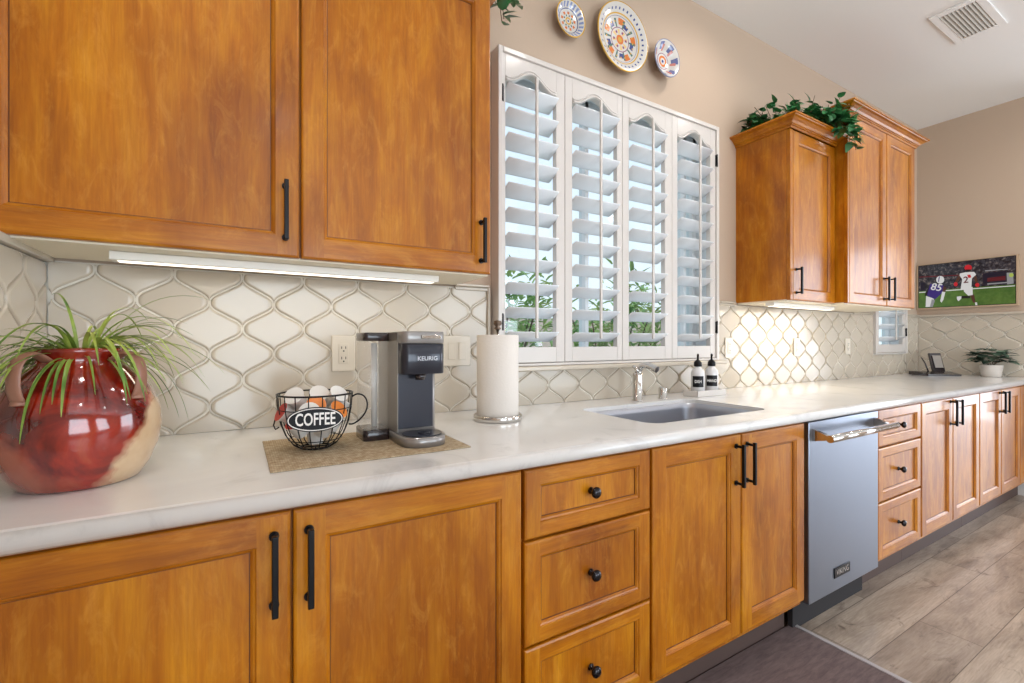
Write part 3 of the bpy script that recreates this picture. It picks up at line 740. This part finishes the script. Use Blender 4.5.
b = MB(); b.box(-hw - .0012, -hw - .0002, .02, .215, .030, .297); b.obj('side_panel', mat('satin_silver_panel', (150, 144, 136), .3, .7), k)
b = MB(); p0 = rrect(-hw, hw, -.052, .225, .05, 8); b.rings([[(x, y, z) for x, y in p0] for z in (.0, .026)]); bs = b.obj('drip_base', M['kgrey'], k)
b = MB(); p1 = rrect(-hw + .008, hw - .008, -.044, .05, .044, 8); b.rings([[(x, y, z) for x, y in p1] for z in (.0262, .0285)]); b.lathe([(.017, .0286), (.016, .031), (.011, .031), (.0, .029)], (.004, .0, 0), 18); b.obj('drip_grate', M['knavy'], bs)
b = MB(); b.lathe([(.013, .170), (.016, .1868)], (0, .018, 0), 16); b.obj('nozzle', M['kdark'], k)
text('KEURIG', .0155, 'lettering', mat('silver_print', (200, 204, 212), .4), k, Matrix.Translation((.008, -.0187, .228)) @ Matrix.Rotation(PI / 2, 4, 'X'), 1.05, .0003, .0002)
tk = bpy.data.objects.new('water_tank', None); C.objects.link(tk); tk.parent = k; tk.location = (.008, 0, -.004)
b = MB(); rbox(b, -.136, -.064, .105, .205, .034, .278, .014); b.obj('tank_shell', M['clear'], tk)
b = MB(); rbox(b, -.138, -.062, .103, .207, .2785, .302, .014); b.obj('tank_lid', M['kdark'], tk)
b = MB(); rbox(b, -.138, -.062, .100, .207, .0, .033, .014); b.obj('tank_base', M['kdark'], tk)
b = MB(); b.tube([(-.098, .15, .036), (-.098, .15, .272)], .009, 12); b.obj('filter_tube', mat('grey_filter', (214, 212, 208), .4), tk)

# wire coffee basket
MX, MY = .174, 1.282; rz = math.atan2(MX, MY)
mg = thing('coffee_basket', 'black wire basket shaped like a coffee cup holding coffee pods', 'basket', (MX, MY, ZP), -rz); mg.scale = (1.05, 1.05, 1.06)
mp_ = [(.034, .002), (.050, .012), (.066, .034), (.077, .062), (.083, .095), (.086, .132)]
b = MB(); n = 18
for i in range(n):
    a = 2 * PI * i / n; b.tube([(r * math.cos(a), r * math.sin(a), z) for r, z in mp_], .0013, 6)
for r, z, t in ((.086, .132, .0022), (.034, .003, .0022), (.083, .098, .0012), (.060, .024, .0012)):
    b.tube([(r * math.cos(2 * PI * i / 36), r * math.sin(2 * PI * i / 36), z) for i in range(36)], t, 6, closed=True)
b.tube([(-.034, 0, .003), (.034, 0, .003)], .0014, 6); b.tube([(0, -.034, .003), (0, .034, .003)], .0014, 6)
b.obj('wire_frame', M['black'], mg)
b = MB(); b.tube(smooth_path([(.085, 0, .120), (.098, 0, .126), (.114, 0, .120), (.122, 0, .102), (.118, 0, .080), (.104, 0, .062), (.088, 0, .052), (.077, 0, .052)]), .0020, 8); b.obj('handle', M['black'], mg)
b = MB(); b.tube([(-.083, 0, .095), (-.092, 0, .060), (-.088, 0, .05), (-.080, 0, .055)], .0018, 6); b.obj('side_hook', M['black'], mg)
def oval(b, rx, rz_, y0, y1, cz):
    b.rings([[(rx * math.cos(2 * PI * i / 40), y, cz + rz_ * math.sin(2 * PI * i / 40)) for i in range(40)] for y in (y0, y1)], smooth=False)
b = MB(); oval(b, .0600, .0280, -.0920, -.0895, .082); sg = b.obj('sign', M['black'], mg)
b = MB(); b.tube([(.0565 * math.cos(2 * PI * i / 48), -.0924, .082 + .0245 * math.sin(2 * PI * i / 48)) for i in range(48)], .0011, 6, closed=True)
M['letters'] = mat('white_letters', (232, 228, 224), .5); b.obj('sign_border', M['letters'], sg)
text('COFFEE', .0390, 'lettering', M['letters'], sg, Matrix.Translation((0, -.0925, .0815)) @ Matrix.Rotation(PI / 2, 4, 'X'), .63, .0004, .0006)
M['pod'] = mat('white_pod', (228, 224, 220), .4); M['foil'] = mat('pod_foil_white', (232, 228, 222), .35)
M['foilr'] = mat('pod_foil_red', (196, 48, 30), .35); M['foilo'] = mat('pod_foil_orange', (226, 132, 60), .35)
pods = [(.0, .002, .010, 0, 0, 'foil', 'at the very bottom'), (-.034, -.020, .040, 35, 215, 'foilr', 'low at the left with red lid'), (.016, -.038, .040, 35, 290, 'foil', 'low at the front below the sign'),
        (.036, .010, .040, 30, 20, 'foil', 'low on the right'), (-.012, .038, .040, 30, 110, 'foil', 'low at the back'),
        (-.052, -.012, .080, 60, 195, 'foilr', 'at the left edge with red lid'), (-.014, -.050, .082, 55, 260, 'foil', 'directly behind the sign'), (.034, -.036, .080, 55, 310, 'foilo', 'on the front right with orange lid'),
        (.052, .014, .082, 35, 10, 'foil', 'at the right edge below the rim'), (.018, .050, .082, 30, 70, 'foil', 'at the back right below the rim'), (-.036, .040, .082, 30, 130, 'foilr', 'at the back left below the rim'),
        (.0, .0, .088, 50, 265, 'foilo', 'heaped in the middle with orange lid'), (-.040, -.006, .114, 50, 235, 'foil', 'heaped at the left above the rim'), (.042, .002, .114, 50, 300, 'foil', 'heaped at the right above the rim'), (.004, .040, .112, 45, 275, 'foil', 'heaped at the back above the rim')]
b = MB(); b.lathe([(.0, 0), (.0160, 0), (.0180, .002), (.0215, .036), (.0245, .0385), (.0245, .0398)], n=20, cap1=True); proto = b.obj('coffee_pod', M['pod'])
b = MB(); b.lathe([(.0243, .0399), (.0243, .0403)], n=20); pf_ = {}
lidp = b.obj('lid', M['foil'], proto)
for i, (x, y, z, tl, az, fm, wh) in enumerate(pods):
    if i == 0: o_, l_ = proto, lidp
    else:
        o_ = proto.copy(); C.objects.link(o_); l_ = lidp.copy(); C.objects.link(l_); l_.parent = o_
    l_.material_slots[0].link = 'OBJECT'; l_.material_slots[0].material = M[fm]
    ca, sa = math.cos(-rz), math.sin(-rz)
    o_.location = (MX + (x * ca - y * sa) * .90, MY + (x * sa + y * ca) * .90, ZP + z)
    o_.rotation_euler = (Matrix.Rotation(R(az), 3, 'Z') @ Matrix.Rotation(R(tl), 3, 'Y')).to_euler()
    tag(o_, 'white coffee pod in the wire basket, ' + wh, 'coffee pod', 'coffee pods in the wire basket')

# paper towels
pt = thing('paper_towel_holder', 'chrome paper towel holder with a knob on its rod', 'paper towel holder', (.797, 1.436, CT + .0005))
b = MB(); b.lathe([(.0, 0), (.083, 0), (.086, .003), (.086, .018), (.083, .021), (.079, .021), (.077, .012), (.0, .012)], n=44); b.obj('base', M['chrome'], pt)
b = MB(); b.lathe([(.006, .0125), (.006, .318)], n=12); b.obj('rod', M['chrome'], pt)
b = MB(); b.lathe([(.007, .3185), (.013, .324), (.008, .331), (.016, .340), (.014, .350), (.0, .354)], n=18); b.obj('finial', mat('aged_bronze', (112, 96, 84), .3, .9), pt)
m = M['paper'] = mat('white_paper', (222, 214, 206), .9); bump(m, noise(m, coords(m, (1, 1, 1)), 130, 2), .35, .002)
b = MB(); rr = .0745
b.lathe([(.019, .0145), (rr - .002, .0145), (rr, .017), (rr, .298), (rr - .002, .3005), (.019, .3005), (.019, .0145)], n=48, cap0=False, cap1=False)
o = b.obj('paper_towel_roll', M['paper']); o.location = (.797, 1.436, CT + .0005); tag(o, 'thick roll of white paper towels on the chrome holder', 'paper towels')

# faucet, air gap, soap
fc = thing('faucet', 'short modern chrome faucet behind the sink', 'faucet', (1.612, 1.555, CT + .0005))
b = MB(); b.lathe([(.0, 0), (.026, 0), (.026, .004), (.0225, .006), (.0215, .118), (.0205, .128), (.012, .131), (.0, .131)], n=28); b.obj('body', M['chrome'], fc)
b = MB(); b.tube(smooth_path([(.008, .012, .100), (.022, .012, .140), (.026, -.006, .163), (.026, -.035, .166), (.022, -.075, .158), (.020, -.100, .150)]), .012, 14, flat=1.3); b.obj('spout', M['chrome'], fc)
b = MB(); b.tube([(0, 0, .131), (-.002, .004, .150), (-.010, .020, .162)], [.012, .010, .006], 12); b.obj('lever', M['chrome'], fc)
ag = MB(); ag.lathe([(.0, 0), (.024, 0), (.024, .004), (.020, .006), (.020, .052), (.018, .056), (.0, .057)], n=24)
o = ag.obj('air_gap', M['chrome']); o.location = (1.772, 1.545, CT + .0005); tag(o, 'small chrome air gap cap to the right of the faucet', 'air gap')
ty = MB(); ty.box(-.115, .115, -.045, .045, 0, .006, .002)
for a_ in ((-.115, .115, -.045, -.041), (-.115, .115, .041, .045), (-.115, -.111, -.045, .045), (.111, .115, -.045, .045)): ty.box(*a_, .004, .030, .001)
TX, TY = 2.075, 1.535; o = ty.obj('soap_tray', mat('white_marble_tray', (216, 210, 204), .3)); o.location = (TX, TY, CT + .0005); tag(o, 'shallow white tray under the two soap bottles', 'tray')
M['soap'] = mat('frosted_bottle', (216, 214, 214), .25, coat=.3)
def bottle(dx, txt, label):
    t = thing('soap_bottle', label, 'soap bottle', (TX + dx, TY, CT + .0075), -R(50), 'soap bottles on the tray')
    b = MB(); b.lathe([(.0, 0), (.030, 0), (.033, .004), (.033, .105), (.030, .122), (.018, .136), (.013, .142), (.013, .150), (.0, .150)], n=28); b.obj('bottle', M['soap'], t)
    b = MB(); b.lathe([(.018, .143), (.020, .147), (.019, .164), (.010, .175), (.005, .178), (.005, .196), (.0, .197)], n=18); b.tube([(0, .004, .199), (0, -.008, .203), (0, -.030, .197)], [.006, .0055, .004], 10); b.obj('pump', M['black'], t)
    b = MB(); n = 12; w = R(50)
    b.rings([[(.0336 * math.sin(-w + 2 * w * i / n), -.0336 * math.cos(-w + 2 * w * i / n), z) for i in range(n + 1)] for z in (.040, .096)], cap0=False, cap1=False, closed=False)
    lb = b.obj('paper_label', M['black'], t)
    text(txt, .0205, 'lettering', M['letters'], lb, Matrix.Translation((0, -.0345, .068)) @ Matrix.Rotation(PI / 2, 4, 'X'), .75, .0003, .0004)
bottle(-.055, 'DISH', 'left white soap bottle with black label and black pump'); bottle(.055, 'HAND', 'right white soap bottle with black label and black pump')

# ------------------------------------------------------------------ far end: phone, plant, screen
ph = thing('desk_phone', 'black cordless phone on its base with an answering display', 'phone', (4.93, 1.47, CT + .0005), R(-35)); ph.scale = (1.25, 1.25, 1.2)
b = MB(); b.prism([(-.07, 0), (.09, 0), (.09, .022), (.02, .026), (-.07, .012)], lambda u, v: (-.10, u, v), lambda u, v: (.10, u, v)); b.obj('base', M['kdark'], ph)
b = MB(); b.prism([(.030, .022), (.070, .150), (.084, .146), (.050, .022)], lambda u, v: (.015, u, v), lambda u, v: (.085, u, v)); hs = b.obj('handset', M['kdark'], ph)
b = MB(); b.prism([(.0345, .050), (.0605, .134), (.0600, .1345), (.034, .0505)], lambda u, v: (.024, u - .0015, v), lambda u, v: (.076, u - .0015, v)); b.obj('display', mat('grey_display', (150, 142, 134), .3), hs)
b = MB(); b.tube([(-.03, .02, .024), (-.035, .04, .08), (-.05, .05, .12)], [.004, .004, .003], 8); b.obj('aerial', M['kdark'], ph)
b = MB(); b.tube([(4.70 + .012 * i + .012 * math.sin(i * 2.1), 1.53 - .006 * i + .02 * math.cos(i * 1.7), CT + .0075 + .004 * (i % 3)) for i in range(12)], .0055, 8); tag(b.obj('phone_cord', M['kdark']), 'coiled black cord beside the desk phone', 'cord')
fp = thing('potted_plant', 'small grey green leafy plant in a white pot at the far end', 'potted plant', (5.10, 1.185, CT + .0005))
b = MB(); b.lathe([(.0, 0), (.052, 0), (.055, .004), (.068, .090), (.068, .095), (.062, .095), (.060, .080), (.0, .080)], n=28); b.obj('pot', mat('white_pot', (214, 204, 194), .5), fp)
b = MB(); random.seed(5)
for i in range(95):
    az = random.uniform(0, 2 * PI); rr_ = random.uniform(.02, .105); p = (math.cos(az) * rr_, math.sin(az) * rr_, .115 + random.uniform(0, .085) * (1.4 - rr_ * 5))
    leaf(b, p, (math.cos(az), math.sin(az), random.uniform(-.15, .5)), (0, 0, 1), random.uniform(.060, .085), random.uniform(.055, .070))
b.obj('foliage', M['dusty'], fp)
b = MB()
for i in range(14):
    az = 2 * PI * i / 14; b.tube([(0, 0, .07), (math.cos(az) * .03, math.sin(az) * .03, .11), (math.cos(az) * .075, math.sin(az) * .075, .13)], .0018, 5)
b.obj('stem', M['stem'], fp)

# television: flat screen on the right wall
ty0, ty1, tz0, tz1 = 1.683, 1.078, 1.488, 1.868      # y of left edge, y of right edge, bottom, top
tv = thing('television', 'flat television on the right wall showing a football game', 'television', (XR, 1.385, tz0))
XT = XR - .030
fx = lambda y, z, d=0: (XT - d - XR, y - 1.385, z - tz0)
def yzbox(b, y0, y1, z0, z1, d0, d1, bev=0): b.box(XT - d1 - XR, XT - d0 - XR, y0 - 1.385, y1 - 1.385, z0 - tz0, z1 - tz0, bev)
b = MB(); yzbox(b, ty1, ty0, tz0, tz1, -.028, -.001); b.obj('housing', M['black'], tv)
M['tan'] = mat('tan_frame', (184, 158, 130), .6)
b = MB(); t_ = .013
yzbox(b, ty1 - t_, ty0 + .012, tz0 - t_, tz0 - .0005, -.028, .003); yzbox(b, ty1 - t_, ty1 - .0005, tz0, tz1, -.028, .003); yzbox(b, ty0 + .0005, ty0 + .012, tz0, tz1, -.028, .003); yzbox(b, ty1 - t_, ty0 + .012, tz1 + .0005, tz1 + .006, -.028, .003)
b.obj('frame', M['tan'], tv)
m = M['screen'] = mat('screen_picture', (0, 0, 0), .25)
tc = N(m, 'ShaderNodeTexCoord'); sp = N(m, 'ShaderNodeSeparateXYZ'); L(m, tc.outputs['Generated'], sp.inputs[0])
v = coords(m, (1, 1, 1)); crowd = ramp(m, noise(m, v, 34, 5, .75), [(.40, (16, 16, 24)), (.54, (52, 52, 62)), (.66, (132, 118, 110)), (.8, (196, 186, 178))])
grass = ramp(m, noise(m, v, 20, 4), [(.3, (62, 98, 36)), (.7, (92, 124, 52))])
ms = ramp(m, sp.outputs[2], [(.395, (255, 255, 255)), (.405, (0, 0, 0))])
col = mix(m, crowd, grass, ms); bsdf(m).inputs['Base Color'].default_value = (.01, .01, .01, 1)
L(m, col, bsdf(m).inputs['Emission Color']); bsdf(m).inputs['Emission Strength'].default_value = .85
b = MB(); b.quad([fx(ty0 - .004, tz0 + .004, .0), fx(ty1 + .004, tz0 + .004, .0), fx(ty1 + .004, tz1 - .004, .0), fx(ty0 - .004, tz1 - .004, .0)]); scr = b.obj('screen', m, tv)
def sc(x, y):   # from a close view of the screen to screen coordinates
    u = (x - 40) / 925; top = 115 - 90 * u; w = (495 - y) / (495 - top); 
    return fx(ty0 - .004 + (ty1 - ty0 + .008) * u, tz0 + .004 + (tz1 - tz0 - .008) * w)
pic = {}
def em(name, c):
    if name not in pic: pic[name] = mat('picture_' + name, (4, 4, 4), .3, emis=c, es=.85)
    return pic[name]
lay = [0]
def poly(grp, name, pts):
    lay[0] += 1; grp.append((name, [(p[0], p[1]) for p in pts], lay[0]))
def circ(x, y, r, ry=None): return [(x + r * math.cos(2 * PI * i / 14), y + (ry or r) * math.sin(2 * PI * i / 14)) for i in range(14)]
cols = {'white': (228, 226, 224), 'red': (206, 36, 48), 'purple': (58, 40, 120), 'skin': (84, 52, 40), 'black': (16, 14, 18), 'dkred': (96, 22, 34), 'grey': (150, 150, 152), 'yellow': (176, 196, 90), 'navy': (28, 26, 44)}
g1 = []
poly(g1, 'dkred', [(45, 208), (450, 196), (450, 206), (45, 218)]); poly(g1, 'navy', [(680, 190), (890, 168), (890, 300), (680, 300)]); poly(g1, 'dkred', [(720, 235), (880, 220), (880, 262), (720, 272)])
poly(g1, 'grey', [(700, 160), (900, 152), (900, 158), (700, 170)]); poly(g1, 'grey', [(720, 288), (900, 280), (900, 292), (720, 300)]); poly(g1, 'white', [(45, 350), (960, 318), (960, 326), (45, 358)])
poly(g1, 'grey', [(890, 190), (945, 190), (950, 300), (895, 305)]); poly(g1, 'yellow', circ(930, 215, 20)); poly(g1, 'navy', [(60, 260), (110, 260), (105, 340), (60, 340)])
poly(g1, 'black', [(155, 300), (170, 310), (135, 375), (105, 390), (110, 360)]); poly(g1, 'white', [(120, 388), (205, 415), (160, 490), (115, 490)]); poly(g1, 'grey', [(180, 420), (215, 430), (190, 492), (160, 492)])
poly(g1, 'purple', [(165, 275), (300, 290), (310, 345), (215, 422), (128, 385)]); poly(g1, 'skin', [(300, 300), (332, 318), (318, 365), (290, 350)]); poly(g1, 'white', [(288, 352), (320, 358), (300, 430), (282, 455), (268, 440)])
poly(g1, 'white', circ(268, 240, 42, 36)); poly(g1, 'purple', [(255, 210), (265, 208), (255, 262), (246, 256)])
poly(g1, 'black', [(480, 400), (560, 402), (565, 425), (480, 425)]); poly(g1, 'white', [(435, 405), (480, 402), (478, 425), (450, 450), (436, 430)]); poly(g1, 'skin', [(560, 392), (600, 388), (615, 470), (590, 470)]); poly(g1, 'white', [(608, 468), (628, 470), (630, 496), (612, 494)])
poly(g1, 'white', [(495, 315), (585, 318), (588, 395), (545, 400), (505, 360)]); poly(g1, 'skin', [(455, 190), (492, 200), (435, 280), (415, 268)]); poly(g1, 'red', circ(424, 286, 20)); poly(g1, 'skin', [(590, 200), (620, 210), (640, 290), (618, 290)]); poly(g1, 'red', circ(630, 300, 20))
poly(g1, 'white', [(465, 185), (520, 175), (600, 172), (620, 200), (580, 235), (575, 318), (470, 345), (488, 240), (462, 205)]); poly(g1, 'red', [(535, 200), (565, 198), (575, 225), (548, 232)]); poly(g1, 'red', circ(545, 132, 36, 30)); poly(g1, 'black', [(522, 148), (572, 148), (568, 168), (528, 168)])
by = {}
for nm, pts, ly in g1: by.setdefault(nm, []).append((pts, ly))
pct = None
bb = MB(); names = list(by)
for i, nm in enumerate(names):
    for pts, ly in by[nm]:
        bb.mi = i; q = [sc(*p) for p in pts]; bb.quad([(p[0] - .00015 * ly, p[1], p[2]) for p in q], i)
pct = bb.obj('football_picture', [em(nm, cols[nm]) for nm in names], scr)
RT = Matrix(((0, 0, -1, 0), (-1, 0, 0, 0), (0, 1, 0, 0), (0, 0, 0, 1)))
def sctext(s, x, y, size, name, rot):
    p = sc(x, y); text(s, size, 'shirt_number', em(name, cols[name]), pct, Matrix.Translation((p[0] - .0075, p[1], p[2])) @ RT @ Matrix.Rotation(R(rot), 4, 'Z'), .9, .0002, .0012)
sctext('85', 232, 312, .085, 'white', -16); sctext('2', 524, 250, .075, 'dkred', 0)

# ------------------------------------------------------------------ ivy on the cabinets
def ivy(label, pts, n, spread, seed, hang=None, ls=.055):
    random.seed(seed); t = thing('ivy_garland', label, 'ivy', pts[0])
    o0 = Vector(pts[0]); b = MB(); P_ = [Vector(p) - o0 for p in pts]
    b.tube(P_, .004, 6)
    tw = []
    for i in range(n // 5):
        s = random.uniform(0, len(P_) - 1.001); k_ = int(s); p = P_[k_].lerp(P_[k_ + 1], s - k_)
        d = Vector((random.uniform(-1, 1) * spread, random.uniform(-.8, .5) * spread, random.uniform(.15, 1.1) * spread))
        q = p + d; b.tube([p, p + d * .55 + Vector((0, 0, .01)), q], .0015, 5); tw.append((p, q))
    if hang:
        for h in hang:
            h = [Vector(a) - o0 for a in h]; b.tube(h, .0018, 5)
            for a, c in zip(h, h[1:]): tw += [(a, c)] * 3
    b.obj('vine', M['stem'], t); b = MB()
    for i in range(n):
        p, q = random.choice(tw); s = random.uniform(.2, 1.1); c = p.lerp(q, s) + Vector([random.gauss(0, .008) for _ in range(3)])
        d = Vector((random.uniform(-1, 1), random.uniform(-1, .4), random.uniform(-.4, .7)))
        leaf(b, c, d, (random.uniform(-.4, .4), -.6, 1), ls * random.uniform(.7, 1.25), ls * random.uniform(.6, .9))
    b.obj('foliage', M['ivy'], t); return t
ivy('green artificial ivy trailing over the cabinet top right of the window',
    [(2.61, 1.655, 2.440), (2.66, 1.60, 2.435), (2.72, 1.48, 2.44), (2.82, 1.42, 2.445), (2.93, 1.38, 2.45), (3.04, 1.34, 2.46)], 560, .11, 3,
    hang=[[(3.00, 1.33, 2.50), (3.03, 1.285, 2.46), (3.05, 1.275, 2.36)], [(3.03, 1.33, 2.50), (3.065, 1.28, 2.44), (3.07, 1.27, 2.30)], [(2.92, 1.34, 2.50), (2.95, 1.29, 2.45), (2.95, 1.285, 2.38)]])
ivy('green ivy sprig hanging off the top of the left cabinet',
    [(.56, 1.55, 2.47), (.66, 1.55, 2.475), (.76, 1.56, 2.50)], 70, .06, 9, hang=[[(.76, 1.56, 2.50), (.86, 1.52, 2.50), (.865, 1.51, 2.41)], [(.76, 1.56, 2.50), (.88, 1.56, 2.56), (.95, 1.56, 2.53)], [(.76, 1.56, 2.50), (.835, 1.50, 2.48), (.845, 1.49, 2.38)]])

# ------------------------------------------------------------------ ceiling vent, lamps
vt = thing('ceiling_vent', 'square white ceiling vent with grey louvres', 'vent', (3.725, .962, ZC - .0005))
b = MB()
for a_ in ((-.225, .225, -.115, -.078), (-.225, .225, .078, .115), (-.225, -.185, -.078, .078), (.185, .225, -.078, .078)): b.box(*a_, -.010, 0, .002)
b.obj('frame', M['ceil'], vt)
b = MB(); b.box(-.185, .185, -.078, .078, -.001, 0); b.obj('duct', mat('vent_grey', (120, 112, 104), .7), vt)
b = MB()
for i in range(9):
    y = -.071 + .0178 * i; b.prism([(y - .007, -.003), (y + .005, -.012), (y + .0065, -.011), (y - .0055, -.002)], lambda u, v: (-.184, u, v), lambda u, v: (.184, u, v))
b.obj('slats', mat('vent_slat', (176, 166, 152), .6), vt)
b = MB(); b.lathe([(.060, -.004), (.085, -.004), (.088, 0), (.060, 0), (.060, -.004)], n=28, cap0=False, cap1=False); cl = b.obj('ceiling_light_trim', M['white'])
M['bulb'] = mat('lamp_lens', (255, 240, 215), .4, emis=(255, 240, 215), es=6)
b = MB(); b.lathe([(.0, -.001), (.059, -.001), (.059, -.0005)], n=24); cb_ = b.obj('lens', M['bulb'], cl)
for i, (x, y) in enumerate(LAMPS):
    if i: o_ = cl.copy(); C.objects.link(o_); c2_ = cb_.copy(); C.objects.link(c2_); c2_.parent = o_
    else: o_ = cl
    o_.location = (x, y, ZC - .0005); o_.name = 'unseen_ceiling_light'; tag(o_, 'round recessed ceiling light added out of view, with a white trim ring', 'light', 'added ceiling lights out of view')

# ------------------------------------------------------------------ floor mat
b = MB(); b.box(.2, 1.985, .45, 1.062, .0005, .012, .004); fm = b.obj('floor_mat', M['mat']); tag(fm, 'dark brown floor mat in front of the sink', 'mat')
b = MB(); b.box(1.9855, 2.005, .45, 1.062, .0005, .0135, .003); b.obj('edge_strip', M['matedge'], fm, 'pale grey edge strip with the bevel highlight in its colour')
